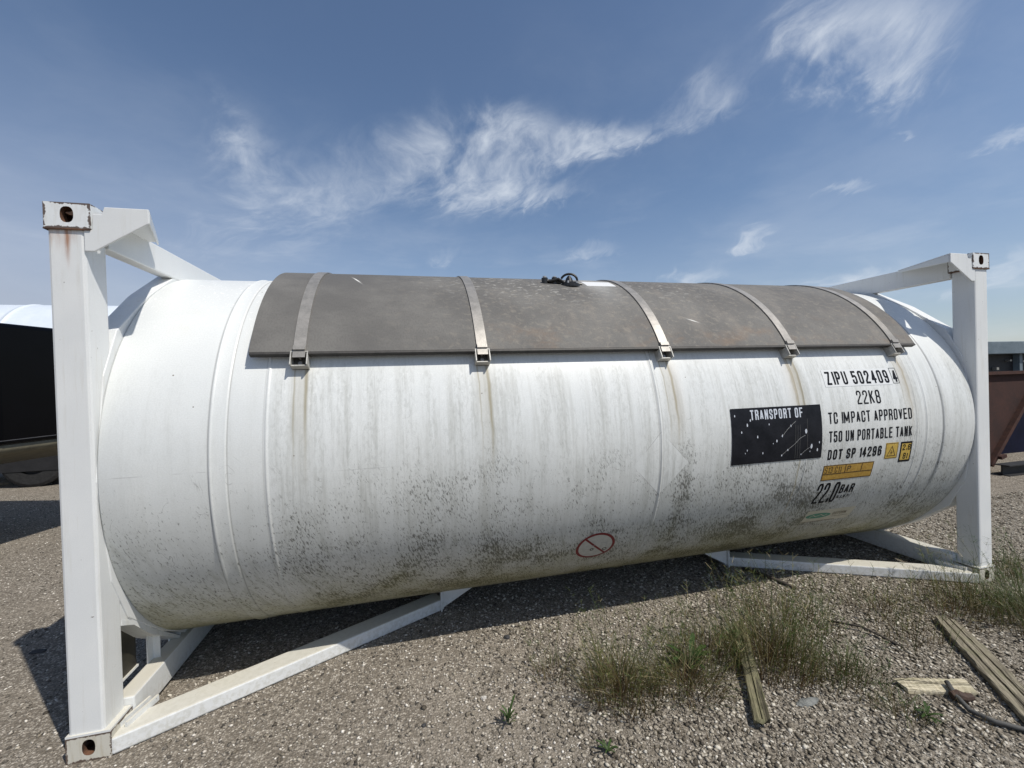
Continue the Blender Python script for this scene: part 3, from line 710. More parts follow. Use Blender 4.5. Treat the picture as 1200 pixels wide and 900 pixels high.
def text(s, x0, x1, tht, thb, thick=.20, gw=.72, slant=0.0, mi=0):
    v0, v1 = R(thb) * TR, R(tht) * TR; h = v1 - v0
    ad = [(.5 if c == ' ' else .42 if c in '.' else .45 if c in 'Ii' else .6 if c == '1' else 1.38 if c in 'MW' else 1.0) for c in s]
    tot = sum(ad) - (1 - gw) * ad[-1]; k = (x1 - x0) / tot; out = []; x = x0
    t = k * gw * thick * 1.76
    t = min(t, h * .24)
    for c, a in zip(s, ad):
        if c != ' ':
            wv = k * gw * (a if c in 'MW' else 1.0 if c not in '.I1i' else .5)
            for kind, pts in G[c]:
                Q = []
                for px, py in pts:
                    if c in 'I.i': X = x + k * a * gw * .5
                    elif c == '1': X = x + (px + .1) * (k * a * gw) + 0
                    elif c in 'MW': X = x + t * .35 + (px * .84 + .08) * (wv - t * .7)
                    else: X = x + t / 2 + px * (wv - t)
                    Y = v0 + t * .42 + py * (h - t * .84)
                    Q.append((X + slant * (Y - v0), Y))
                segs = [[Q[0]]]
                for qi in range(1, len(Q)):
                    segs[-1].append(Q[qi])
                    if kind == 'o' and qi < len(Q) - 1:
                        a_ = np.subtract(Q[qi], Q[qi - 1]); b_ = np.subtract(Q[qi + 1], Q[qi])
                        if a_ @ b_ < -.25 * np.linalg.norm(a_) * np.linalg.norm(b_): segs.append([Q[qi]])
                for sg in segs:
                    if len(sg) < 2: continue
                    sg = [tuple(q_) for q_ in sg]
                    if kind == 'o':
                        for ia, ib in ((0, 1), (-1, -2)):
                            dx_, dy_ = sg[ia][0] - sg[ib][0], sg[ia][1] - sg[ib][1]; ln_ = math.hypot(dx_, dy_)
                            if min(abs(dx_), abs(dy_)) < .12 * ln_: sg[ia] = (sg[ia][0] + dx_ / ln_ * t * .46, sg[ia][1] + dy_ / ln_ * t * .42)
                    Lf, Rt = stroke(sg, kind == 'c', t, None); n = len(Lf)
                    f = [(i, (i + 1) % n, (i + 1) % n + n, i + n) for i in range(n if kind == 'c' else n - 1)]
                    out.append((Lf + Rt, f, mi))
        x += k * a
    return out
def grid(x0, x1, tht, thb, mi=0, nx=4, ny=16, shear=0):
    pts = []; f = []
    for j in range(ny + 1):
        for i in range(nx + 1): 
            v = R(thb + (tht - thb) * j / ny) * TR; pts.append((x0 + (x1 - x0) * i / nx, v))
    for j in range(ny):
        for i in range(nx): a = j * (nx + 1) + i; f.append((a, a + 1, a + nx + 2, a + nx + 1))
    return (pts, f, mi)
def mline(pts, t, mi=0, closed=False):
    Lf, Rt = stroke(pts, closed, t, None); n = len(Lf)
    return (Lf + Rt, [(i, (i + 1) % n, (i + 1) % n + n, i + n) for i in range(n if closed else n - 1)], mi)
wrap('number_backing', [grid(4.490, 5.118, 20.6, 14.5)], M_sheet, .0006, barrel)
wrap('container_number', text('ZIPU 502409', 4.513, 5.098, 19.9, 15.2), M_ink, .0013, barrel)
wrap('check_digit', [mline([(5.132, R(20.6) * TR), (5.190, R(20.6) * TR), (5.190, R(14.9) * TR), (5.132, R(14.9) * TR)], .003, 0, True)] + text('4', 5.143, 5.182, 19.7, 15.4), M_ink, .0013, barrel)
wrap('size_code', text('22K8', 4.748, 4.968, 12.75, 8.05, .15), M_ink, .0008, barrel)
wrap('approval_line', text('TC IMPACT APPROVED', 4.467, 5.249, 5.75, 1.95, .17), M_ink, .0008, barrel)
wrap('tank_code_line', text('T50 UN PORTABLE TANK', 4.467, 5.246, -.6, -4.3, .19), M_ink, .0008, barrel)
wrap('permit_line', text('DOT SP 14296', 4.467, 4.962, -6.95, -10.45, .21), M_ink, .0008, barrel)
v_ = lambda th: R(th) * TR
# warning triangle sticker
wrap('warning_sticker', [grid(5.000, 5.122, -6.2, -12.05, 0, 2, 4), mline([(5.005, v_(-6.5)), (5.117, v_(-6.5)), (5.117, v_(-11.8)), (5.005, v_(-11.8))], .004, 1, True),
      mline([(5.022, v_(-11.0)), (5.061, v_(-7.5)), (5.100, v_(-11.0))], .005, 1, True), mline([(5.050, v_(-10.4)), (5.061, v_(-9.0)), (5.056, v_(-9.9)), (5.070, v_(-9.6)), (5.062, v_(-10.5))], .004, 1)], [M_yel, M_oraline], .0012, barrel)
wrap('height_sticker', [grid(5.144, 5.258, -6.2, -13.75, 1, 2, 4), grid(5.156, 5.246, -6.9, -13.0, 0, 2, 4)] + text('2.6', 5.166, 5.244, -7.2, -9.3, .17, mi=1) + text('8i', 5.182, 5.230, -10.4, -12.6, .17, mi=1), [M_yel, M_ink], .0012, barrel)
wrap('data_sticker', [grid(4.448, 4.912, -12.5, -18.3, 0, 4, 6), mline([(4.452, v_(-12.7)), (4.908, v_(-12.7)), (4.908, v_(-18.1)), (4.452, v_(-18.1))], .006, 1, True),
      mline([(4.455, v_(-15.8)), (4.905, v_(-15.8))], .006, 1), mline([(4.650, v_(-12.8)), (4.650, v_(-15.7))], .006, 1), mline([(4.800, v_(-12.8)), (4.800, v_(-15.7))], .006, 1)]
      + text('S13 C11', 4.466, 4.615, -13.15, -15.4, .12, mi=1) + text('P', 4.668, 4.700, -13.3, -15.2, .12, mi=1), [M_ora, M_oraline], .0012, barrel)
wrap('pressure_rating', text('22.0', 4.448, 4.652, -19.4, -28.0, .20, .80), M_ink, .0008, barrel)
wrap('pressure_unit', text('BAR', 4.664, 4.795, -20.65, -24.4, .20, .78), M_ink, .0008, barrel)
wrap('pressure_note', text('M.A.W.P', 4.664, 4.772, -25.1, -26.7, .16), M_ink, .0008, barrel)
ell = [(4.600 + .118 * math.cos(t), v_(-35.0) + .030 * math.sin(t)) for t in np.linspace(0, 2 * math.pi, 28, endpoint=False)]
wrap('maker_label', [grid(4.475, 4.93, -32.0, -38.6, 0, 4, 8), (ell + [(4.600, v_(-35.0))], [(i, (i + 1) % 28, 28) for i in range(28)], 1),
      mline([(4.52, v_(-35.6)), (4.55, v_(-34.5)), (4.58, v_(-35.4)), (4.62, v_(-34.5)), (4.66, v_(-35.4)), (4.68, v_(-34.6))], .006, 0)]
      + text('COTCON', 4.735, 4.865, -33.9, -35.3, .13, mi=2) + [mline([(4.74, v_(-36.3)), (4.90, v_(-36.3))], .003, 2), mline([(4.48, v_(-38.3)), (4.80, v_(-38.3))], .006, 2)], [M_cream, M_grn, M_oraline], .0012, barrel)
# black cargo panel with worn flecks
pan = [grid(3.659, 4.404, 8.75, -9.3, 0, 6, 24)] + text('TRANSPORT OF', 3.812, 4.244, 8.0, 4.85, .20, mi=1)
def pp(px, py):   # relative position inside the panel from its picture 0..1
    return (3.659 + .745 * px, v_(8.75 - 18.05 * py))
for (px, py, s_) in ((.04, .13, .010), (.20, .22, .012), (.165, .30, .013), (.10, .42, .011), (.27, .52, .012), (.40, .31, .008), (.16, .75, .009), (.14, .80, .007), (.33, .82, .010),
                     (.64, .36, .010), (.54, .53, .011), (.48, .62, .012), (.605, .80, .010), (.54, .89, .009), (.81, .48, .022), (.875, .76, .021), (.945, .84, .014), (.965, .70, .010), (.86, .86, .007), (.44, .66, .006), (.76, .90, .008)):
    c_ = pp(px, py); pan.append(([(c_[0] + s_ * .5 * math.cos(t) * random.uniform(.6, 1), c_[1] + s_ * math.sin(t) * random.uniform(.7, 1)) for t in np.linspace(0, 5.5, 7)], [tuple(range(7))], 1))
for seg in (((.70, .28), (.655, .34), (.60, .42), (.55, .52)), ((.80, .55), (.74, .60), (.68, .70), (.60, .80), (.545, .88)), ((.855, .78), (.80, .84), (.765, .90))):
    pan.append(mline([pp(*q) for q in seg], .0022, 2))
for px in (.695, .72, .745, .83): pan.append(mline([pp(px, .25 + .1 * (px < .8)), pp(px - .005, .6), pp(px - .002, .97 if px < .8 else .8)], .0028, 3))
wrap('cargo_panel', pan, [M_sign, M_white, M_greyp, simple('panel_grime', (.05, .05, .05), (.09, .09, .085), 30)], .0034, barrel)
# prohibition disc
cc = (2.766, v_(-36.0)); rad = .128
ringo = [(cc[0] + rad * math.cos(t), cc[1] + rad * math.sin(t)) for t in np.linspace(0, 2 * math.pi, 48, endpoint=False)]
din = ringo + [cc]
pic = [(din, [(i, (i + 1) % 48, 48) for i in range(48)], 3), mline(ringo, .019, 0, True), mline([(cc[0] - rad * .68, cc[1] + rad * .70), (cc[0] + rad * .68, cc[1] - rad * .70)], .015, 0),
       mline([(cc[0] - .085, cc[1] - .025), (cc[0] - .035, cc[1] - .025), (cc[0] - .005, cc[1] + .03)], .003, 1), mline([(cc[0] + .03, cc[1] + .04), (cc[0] + .075, cc[1] + .03), (cc[0] + .078, cc[1] - .015)], .003, 1)]
for q in ((cc[0] - .02, cc[1] - .03, .011), (cc[0] + .075, cc[1] - .04, .013)):
    pic.append(mline([(q[0] + q[2] * math.cos(t), q[1] + q[2] * math.sin(t)) for t in np.linspace(0, 2 * math.pi, 12, endpoint=False)], .006, 2, True))
wrap('prohibition_sign', pic, [M_red, M_greyp, M_ink, simple('dusty_sign_film', (.42, .42, .385), (.52, .52, .48), 30, .6)], .0012, barrel)

# ================================================================ BACKGROUND
M_hull = simple('glossy_black_hull', (.0015, .0015, .002), (.002, .002, .003), 3, .25, .0)
M_hull.node_tree.nodes['Principled BSDF'].inputs['Specular IOR Level'].default_value = .12
M_olive = simple('olive_bottom_paint', (.10, .09, .06), (.16, .145, .10), 8, .7)
M_hline = simple('grey_pinstripe', (.05, .05, .055), (.08, .08, .085), 8, .5)
M_wtank = simple('plain_white_enamel', (.60, .66, .72), (.68, .73, .78), 2, .4, .08)
M_chas = simple('dark_chassis', (.010, .010, .011), (.02, .02, .022), 6, .7)
# black hull on a trailer, seen past the left post
hb = thing('boat', 'black slab-sided hull with olive bottom edge on a low trailer, behind the left corner post', 'boat', (-3.5, 3.4, 0))
ud = Vector((.30, .954, 0)).normalized(); ld = Vector((-ud.y, ud.x, 0)); q0 = Vector((-2.51, 3.15, 0))
def hp(s, a, z): p = q0 + ud * s + ld * a; return (p.x, p.y, z)
m_ = MB(); sec = [(.0, 1.20), (.0, 2.44), (.03, 2.47), (2.2, 2.47), (2.24, 2.44), (2.24, 1.20), (2.05, 1.13), (.19, 1.13)]
ss = [-4.2, -3.2, -2.0, 0, .8, 1.25, 1.42]; sc_ = [.15, .6, .9, 1, 1, .985, .93]
V = []; F = []
for s, k in zip(ss, sc_):
    for a, z in sec: V.append(hp(s, 1.12 + (a - 1.12) * k, z))
n = len(sec)
for i in range(len(ss) - 1):
    for j in range(n): F.append((i * n + j, i * n + (j + 1) % n, (i + 1) * n + (j + 1) % n, (i + 1) * n + j))
F += [tuple(range(n)), tuple((len(ss) - 1) * n + j for j in range(n - 1, -1, -1))]
fixn(obj('hull', V, F, M_hull, hb, bevel=.02))
V = []; F = []; sec = [(.012, 1.19), (.05, 1.10), (.4, 1.02), (1.12, .86), (1.84, 1.02), (2.19, 1.10), (2.228, 1.19)]
for s, k in zip(ss, sc_):
    for a, z in sec: V.append(hp(s, 1.12 + (a - 1.12) * k * .995, z))
n = len(sec)
for i in range(len(ss) - 1):
    for j in range(n): F.append((i * n + j, i * n + (j + 1) % n, (i + 1) * n + (j + 1) % n, (i + 1) * n + j))
F += [tuple(range(n)), tuple((len(ss) - 1) * n + j for j in range(n - 1, -1, -1))]
fixn(obj('keel', V, F, M_olive, hb, smooth=True))
MB().prism([hp(-.2 - 1.7, -.004, 1.235), hp(1.2, -.004, 1.235), hp(1.2, -.004, 1.243), hp(-1.9, -.004, 1.243)], ld * .003).build('pinstripe', M_hline, hb)
m_ = MB()
for k, (dx, hh) in enumerate(((0, .03), (.035, .018), (.06, .024), (.10, .028), (.125, .012))):
    m_.prism([hp(.56 + dx * 1.1, -.004, 1.285), hp(.56 + dx * 1.1 + .018, -.004, 1.285), hp(.575 + dx * 1.1 + .02, -.004, 1.285 + hh), hp(.572 + dx * 1.1, -.004, 1.285 + hh)], ld * .003)
m_.build('emblem', M_bolt, hb)
m_ = MB()
for a in (.35, 1.9): m_.bar(hp(-3.8, a, .55), hp(-.9, a, .55), .08, .12)
for s in (-3.3, -2.2, -1.2): m_.bar(hp(s, .3, .48), hp(s, 1.95, .48), .08, .08)
for s in (-3.0, -1.0):
    for a in (.5, 1.12, 1.75): m_.bar(hp(s, a, .52), hp(s, a, .98), .07, .07, upv=(1, 0, 0))
fixn(m_.build('trailer_frame', M_chas, hb))
def wheel(name, c, axis, r, w_, parent, mats=(M_tyre, M_chas)):
    ax = Vector(axis).normalized(); a = ax.orthogonal().normalized(); b2 = ax.cross(a); c = Vector(c); m_ = MB(); n = 28
    pr = [(-.5, .55), (-.5, .9), (-.42, 1.0), (.42, 1.0), (.5, .9), (.5, .55)]
    V = []; F = []
    for k in range(n):
        t = 2 * math.pi * k / n
        for q, rr in pr: V.append(c + ax * (q * w_) + (a * math.cos(t) + b2 * math.sin(t)) * (rr * r))
    for k in range(n):
        for j in range(5): F.append((k * 6 + j, k * 6 + j + 1, ((k + 1) % n) * 6 + j + 1, ((k + 1) % n) * 6 + j))
    m_.add(V, F, 0)
    m_.tube([c - ax * w_ * .35, c + ax * w_ * .35], r * .56, 24, 1); m_.tube([c - ax * w_ * .45, c + ax * w_ * .45], r * .2, 12, 1)
    return fixn(m_.build(name, list(mats), parent))
for s in (-2.7, -1.9):
    for a in (.15, 2.1): wheel('wheel', hp(s, a, .32), ld, .32, .2, hb)
# white tank trailer far behind left
wt = thing('tank_trailer', 'white rounded tank top with a weld seam showing above the black hull, far left', 'tank trailer', (-7, 8.2, 0))
def lathe_x(xr, yc, zc, n=64):
    V = []; F = []
    for x, r in xr:
        for k in range(n): t = 2 * math.pi * k / n; V.append((x, yc - r * math.cos(t), zc + r * math.sin(t)))
    for i in range(len(xr) - 1):
        for k in range(n): F.append((i * n + k, i * n + (k + 1) % n, (i + 1) * n + (k + 1) % n, (i + 1) * n + k))
    F += [tuple(range(n)), tuple((len(xr) - 1) * n + k for k in range(n))]
    return V, F
V, F = lathe_x([(-13, .3), (-12.95, .8), (-12.7, 1.12), (-12.4, 1.2), (-5.60, 1.2), (-5.54, 1.2), (-5.53, 1.215), (-5.51, 1.215), (-5.50, 1.2), (-5.44, 1.2), (-3.26, 1.2), (-3.2, 1.2), (-2.9, 1.12), (-2.7, .8), (-2.65, .3)], 8.2, 2.286)
o = fixn(obj('barrel', V, F, M_wtank, wt, smooth=True))
m_ = MB().box((-12.6, 7.5, .85), (-3.0, 7.62, 1.12)).box((-12.6, 8.8, .85), (-3.0, 8.92, 1.12)).box((-12.5, 7.30, .30), (-3.0, 7.36, 1.10))
for x in (-11, -8, -5, -3.6): m_.box((x, 7.5, 1.1), (x + .2, 8.9, 1.35)); m_.box((x, 7.45, .0), (x + .15, 7.5, .85))
m_.build('chassis', M_chas, wt)
for x in (-10.5, -9.2, -6.35, -5.2, -4.05):
    for y in (7.45, 8.95): wheel('wheel', (x, y, .52), (0, 1, 0), .52, .28, wt)
# rusty skip bin right
M_rust = simple('rusty_brown_steel', (.024, .009, .0065), (.05, .017, .011), 2.5, .9)
M_rusth = simple('bare_rust_edge', (.030, .011, .008), (.065, .024, .014), 14, .9)
sk = thing('skip_bin', 'rust brown steel bin with a sloping end, behind the right corner post', 'skip bin', (9.6, 2.8, 0))
m_ = MB()
pr = [(8.4, .10), (10.50, .10), (11.72, 1.56), (8.0, 1.56)]
m_.prism([(x, 2.45, z) for x, z in pr], (0, .05, 0)); m_.prism([(x, 3.18, z) for x, z in pr], (0, .05, 0))
m_.prism([(10.45, 2.501, .10), (10.50, 2.501, .10), (11.72, 2.501, 1.56), (11.67, 2.501, 1.56)], (0, .677, 0)); m_.prism([(8.4, 2.501, .10), (8.45, 2.501, .10), (8.05, 2.501, 1.56), (8.0, 2.501, 1.56)], (0, .677, 0))
m_.box((8.45, 2.502, .10), (10.44, 3.17, .15)); fixn(m_.build('body', M_rust, sk))
m_ = MB().bar((7.95, 2.42, 1.58), (11.76, 2.42, 1.58), .06, .05).bar((10.50, 2.415, .12), (11.72, 2.415, 1.55), .06, .07, upv=(0, 1, 0)).bar((10.62, 2.36, .24), (10.74, 2.36, .27), .05, .05)
for x in (8.8, 9.4, 10.0): m_.box((x, 2.40, .15), (x + .08, 2.449, 1.54))
m_.box((8.5, 2.55, 0), (10.3, 2.7, .1)); m_.box((8.5, 3.0, 0), (10.3, 3.15, .1)); fixn(m_.build('edge_frame', M_rusth, sk))
m_ = MB().box((10.45, 2.24, 0), (16, 2.26, .15)).box((10.45, 2.16, .15), (16, 2.34, .165)).box((10.45, 2.16, 0.001), (16, 2.34, .012))  # added dark strip, carries the darkness under bin and trailer down to the ground
tag(fixn(m_.build('dark_filler_strip', M_chas, None, loc=(13, 2.25, 0))), 'dark strip added as stand-in for the darkness on gravel at the foot of the rusty bin', 'dark strip')
# dark trailer farther right
M_navy = simple('dark_navy_panel', (.004, .005, .016), (.007, .009, .028), 3, .5, .05)
M_navy.node_tree.nodes['Principled BSDF'].inputs['Specular IOR Level'].default_value = .1
M_bluegrey = simple('blue_grey_panel', (.10, .135, .16), (.16, .20, .23), 5, .6)
tr = thing('flatbed_trailer', 'dark trailer with a blue grey top rail and navy side behind the rusty bin', 'trailer', (15, 4.4, 0))
MB().box((9.4, 3.30, 1.915), (22, 5.6, 2.15)).build('top_rail', M_bluegrey, tr, bevel=.01)
MB().box((9.45, 3.50, 1.465), (22, 5.4, 1.912)).build('inner_panel', M_chas, tr)
MB().box((9.4, 3.34, .985), (22, 5.55, 1.462)).build('side_panel', M_bluegrey, tr, bevel=.01)
MB().box((9.4, 3.30, .955), (22, 5.56, .982)).build('trim_line', M_wtank, tr)
MB().box((9.5, 3.36, .0), (22, 5.5, .952)).build('skirt', M_navy, tr)
for k in range(14):
    m_ = MB(); x = 10.4 + k * .37; zz = 1.52 + random.uniform(0, .28)
    m_.box((x, 3.43, zz), (x + random.uniform(.03, .08), 3.498, zz + random.uniform(.02, .05))); m_.build('fitting', M_strap, tr)
for k in range(7):
    MB().box((9.9 + k * 1.1, 3.40, 1.47), (9.98 + k * 1.1, 3.498, 1.91)).build('stanchion', M_bluegrey, tr)
for x in (10.4, 11.6, 14, 18): wheel('wheel', (x, 3.66, .42), (0, 1, 0), .42, .25, tr)

# ================================================================ GROUND DETAIL
def stones(name, n, sampler, smin, smax, mat, label=None, flat=.6):
    P = sampler(n); n = len(P)
    base = np.array([(1, 0, 0), (-1, 0, 0), (0, 1, 0), (0, -1, 0), (0, 0, 1), (0, 0, -.6), (.6, .6, .5), (-.6, .6, .4), (-.6, -.6, .5), (.6, -.6, .4)], float)
    fc = np.array([(4, 0, 6), (4, 6, 2), (4, 2, 7), (4, 7, 1), (4, 1, 8), (4, 8, 3), (4, 3, 9), (4, 9, 0), (6, 0, 5), (6, 5, 2), (7, 2, 5), (7, 5, 1), (8, 1, 5), (8, 5, 3), (9, 3, 5), (9, 5, 0)])
    s = smin + (smax - smin) * rng.random(n) ** 2.6
    sc = s[:, None] * rng.uniform(.6, 1.15, (n, 3)); sc[:, 2] *= flat
    V = base[None] * rng.uniform(.75, 1.2, (n, 10, 3)) * sc[:, None, :]
    ang = rng.uniform(0, 2 * np.pi, n); c, s_ = np.cos(ang), np.sin(ang)
    X = V[..., 0] * c[:, None] - V[..., 1] * s_[:, None]; Y = V[..., 0] * s_[:, None] + V[..., 1] * c[:, None]
    tlt = rng.normal(0, .25, (n, 1)); Z = V[..., 2] + X * tlt
    V = np.stack([X + P[:, :1], Y + P[:, 1:2], Z + (sc[:, 2] * .25)[:, None]], -1).reshape(-1, 3)
    Fc = (fc[None] + (np.arange(n) * 10)[:, None, None]).reshape(-1, 3)
    me = bpy.data.meshes.new(name); me.vertices.add(len(V)); me.vertices.foreach_set('co', V.astype(np.float32).ravel())
    me.loops.add(Fc.size); me.loops.foreach_set('vertex_index', Fc.astype(np.int32).ravel())
    me.polygons.add(len(Fc)); me.polygons.foreach_set('loop_start', np.arange(0, Fc.size, 3, dtype=np.int32)); me.polygons.foreach_set('loop_total', np.full(len(Fc), 3, dtype=np.int32))
    me.materials.append(mat); me.update(calc_edges=True); me.validate()
    o = bpy.data.objects.new(name, me); COL.objects.link(o); return o
def visible_sampler(fx):
    def f(n):
        # density falls with distance; constant-ish on screen
        out = []; tot = 0
        while tot < n:
            k = n * 3; dd = rng.random(k) ** .8 * 5.8 + 1.35; a = rng.uniform(-54, 54, k); a = np.radians(a) + yaw
            x = CP.x + dd * np.sin(a) / np.cos(a - yaw); y = CP.y + dd * np.cos(a) / np.cos(a - yaw)
            keep = rng.random(k) < fx(x, y); P = np.stack([x[keep], y[keep]], 1); out.append(P); tot += len(P)
        return np.concatenate(out)[:n]
    return f
rightw = lambda x, y: 1 / (1 + np.exp(-(x * .8 - y * .5 - 2.3 + .5 * np.sin(x * 3.1 + y * 2)) * 2.2))
M_st1 = island_mat('gravel_chips', [(0, (.05, .045, .038)), (.3, (.16, .142, .118)), (.6, (.33, .295, .245)), (.82, (.56, .51, .44)), (1, (.84, .79, .70))])
M_st2 = island_mat('limestone_chips', [(0, (.06, .050, .038)), (.3, (.17, .146, .11)), (.6, (.31, .272, .212)), (.85, (.47, .425, .345)), (1, (.68, .635, .54))])
tag(stones('gravel', 60000, visible_sampler(lambda x, y: .25 + .75 * (1 - rightw(x, y))), .0035, .0125, M_st1), 'fine grey brown gravel chips pressed into the yard surface', 'gravel', kind='stuff')
tag(stones('limestone_gravel', 52000, visible_sampler(lambda x, y: rightw(x, y) * (y < 1.6)), .004, .0165, M_st2), 'coarse pale limestone chips on the weedy right side', 'gravel', kind='stuff')

# weeds -----------------------------------------------------------------
Mg_dry = grass_mat('dry_grass', (.17, .115, .06), [(0, (.10, .11, .035)), (.35, (.15, .135, .055)), (.65, (.22, .175, .085)), (1, (.30, .24, .13))])
Mg_grn = grass_mat('green_grass', (.15, .11, .055), [(0, (.022, .065, .010)), (.45, (.045, .10, .018)), (.8, (.08, .135, .032)), (1, (.22, .20, .085))])
Mg_mix = grass_mat('mixed_grass', (.13, .075, .035), [(0, (.035, .08, .014)), (.4, (.07, .115, .024)), (.65, (.13, .15, .042)), (.85, (.24, .20, .085)), (1, (.42, .35, .19))])
Mg_leaf = grass_mat('weed_leaf', (.05, .07, .02), [(0, (.035, .075, .016)), (.6, (.055, .105, .022)), (1, (.09, .14, .035))])
def blades(n, cx, cy, rad, h, wd=.0022, lean=.35, seed=0, out=None):
    g = np.random.default_rng(seed); V = out[0]; F = out[1]; U = out[2]
    for _ in range(max(1, int(n * .75))):
        a = g.uniform(0, 2 * math.pi); q = rad * g.random() ** .75
        bx, by = cx + q * math.cos(a), cy + q * math.sin(a)
        hh = h * g.uniform(.35, 1.0) * (1.1 - .5 * q / max(rad, 1e-6)); ln = lean * g.uniform(.2, 1.3) * hh; la = a + g.normal(0, .9)
        dx, dy = math.cos(la) * ln, math.sin(la) * ln; wa = g.uniform(0, math.pi); wx_, wy_ = math.cos(wa) * wd, math.sin(wa) * wd
        dr = g.uniform(0, .35) * hh; n0 = len(V); S = 4
        for i in range(S + 1):
            t = i / S; px = bx + dx * t ** 1.7; py = by + dy * t ** 1.7; pz = hh * t - dr * t ** 3; ww = (1 - t) ** .6 * .5 + .06
            V.append((px - wx_ * ww, py - wy_ * ww, pz)); V.append((px + wx_ * ww, py + wy_ * ww, pz)); U.append((0, t)); U.append((1, t))
        for i in range(S): F.append((n0 + 2 * i, n0 + 2 * i + 1, n0 + 2 * i + 3, n0 + 2 * i + 2))
def heads(n, cx, cy, rad, h, seed, out):
    """thin stalks that carry loose open seed heads"""
    g = np.random.default_rng(seed); V, F, U = out
    def seg(a, b2, wd):
        a = np.array(a); b2 = np.array(b2); wa = g.uniform(0, math.pi); o_ = np.array([math.cos(wa), math.sin(wa), 0]) * wd; n0 = len(V)
        for p, t in ((a - o_, .7), (a + o_, .7), (b2 + o_ * .4, 1), (b2 - o_ * .4, 1)): V.append(tuple(p)); U.append((0, t))
        F.append((n0, n0 + 1, n0 + 2, n0 + 3))
    for _ in range(int(n * .35)):
        a = g.uniform(0, 2 * math.pi); q = rad * math.sqrt(g.random()); p0 = np.array([cx + q * math.cos(a), cy + q * math.sin(a), 0.0])
        hh = h * g.uniform(.8, 1.5); le = hh * g.uniform(.1, .45); la = a + g.normal(0, .7)
        p1 = p0 + np.array([math.cos(la) * le * .4, math.sin(la) * le * .4, hh * .6]); p2 = p0 + np.array([math.cos(la) * le, math.sin(la) * le, hh])
        seg(p0, p1, .0018); seg(p1, p2, .0014)
        for k in range(9):
            t = g.uniform(.45, 1); s0 = p1 + (p2 - p1) * t; an = g.uniform(0, 2 * math.pi); l2 = g.uniform(.012, .045)
            seg(s0, s0 + np.array([math.cos(an) * l2, math.sin(an) * l2, l2 * g.uniform(.2, .9)]), .0016)
def clump(cx, cy, rad, h, n, mat, label, seed, nh=0, name='grass_clump', lean=.4, wd=.0031, cat='grass clump', group='grass clumps on the gravel'):
    out = ([], [], []); blades(n, cx, cy, rad, h, wd, lean, seed, out)
    if nh: heads(nh, cx, cy, rad * .9, h * 1.1, seed + 50, out)
    o = obj(name, out[0], out[1], mat, None, uv=out[2], loc=(cx, cy, 0)); return tag(o, label, cat, group)
clump(2.66, -.28, .22, .28, 900, Mg_mix, 'dry brown and green grass clump, leftmost big one, left of the broad green leaves', 1, 170, lean=.9)
clump(3.03, -.32, .20, .22, 700, Mg_mix, 'low brown matted grass clump just right of the leftmost big clump', 2, 90, lean=1.3)
clump(2.36, -.06, .14, .16, 120, Mg_mix, 'thin sparse grass tuft at the left edge of the weedy patch', 3, 40, lean=.8)
clump(3.62, -.28, .28, .32, 1200, Mg_mix, 'tall olive grass clump right of the leaning weathered plank', 4, 260, lean=.8)
clump(3.90, -.50, .22, .18, 520, Mg_grn, 'short green grass clump left of the pale split board', 5, 60, lean=.9)
clump(4.02, -.02, .30, .24, 420, Mg_mix, 'loose thin grass clump behind the tallest olive one', 6, 170, lean=.9)
clump(4.80, -.06, .24, .17, 260, Mg_mix, 'low dry grass clump in front of the right bottom brace', 7, 60, lean=1.0)
clump(5.55, -.10, .26, .26, 300, Mg_mix, 'dry grass clump growing against the right bottom corner casting', 8, 110, lean=.8)
clump(5.66, -.52, .42, .34, 1800, Mg_grn, 'dense green grass clump at the right edge, behind the long grooved plank', 9, 160, lean=.9)
clump(5.22, -.22, .28, .18, 480, Mg_mix, 'brown grass clump between the grooved plank and the right corner post', 10, 80, lean=1.0)
clump(6.35, -.05, .34, .24, 700, Mg_grn, 'green grass clump to the right of the right corner post', 11, 90, lean=.8)
clump(3.92, -.80, .14, .10, 200, Mg_grn, 'small green grass tuft in front of the pale split board', 12, 10, lean=.9)
clump(4.62, -.36, .20, .20, 130, Mg_mix, 'thin upright stalks behind the pale split board', 13, 50, lean=.6)
clump(3.30, -.16, .24, .22, 480, Mg_mix, 'fine grass clump at the left side of the leaning weathered plank', 14, 150, lean=.9)
# sparse cover
out = ([], [], []); g = np.random.default_rng(77)
for k in range(520):
    x, y = g.uniform(2.2, 6.6), g.uniform(-1.1, .55)
    if x * .55 - y * .9 < 1.25 + .5 * g.random(): continue
    blades(int(g.integers(3, 9)), x, y, .03, g.uniform(.04, .15), .0018, .6, 1000 + k, out)
tag(obj('sparse_grass', out[0], out[1], Mg_dry, uv=out[2]), 'sparse short grass blades scattered through the limestone gravel', 'grass', kind='stuff')
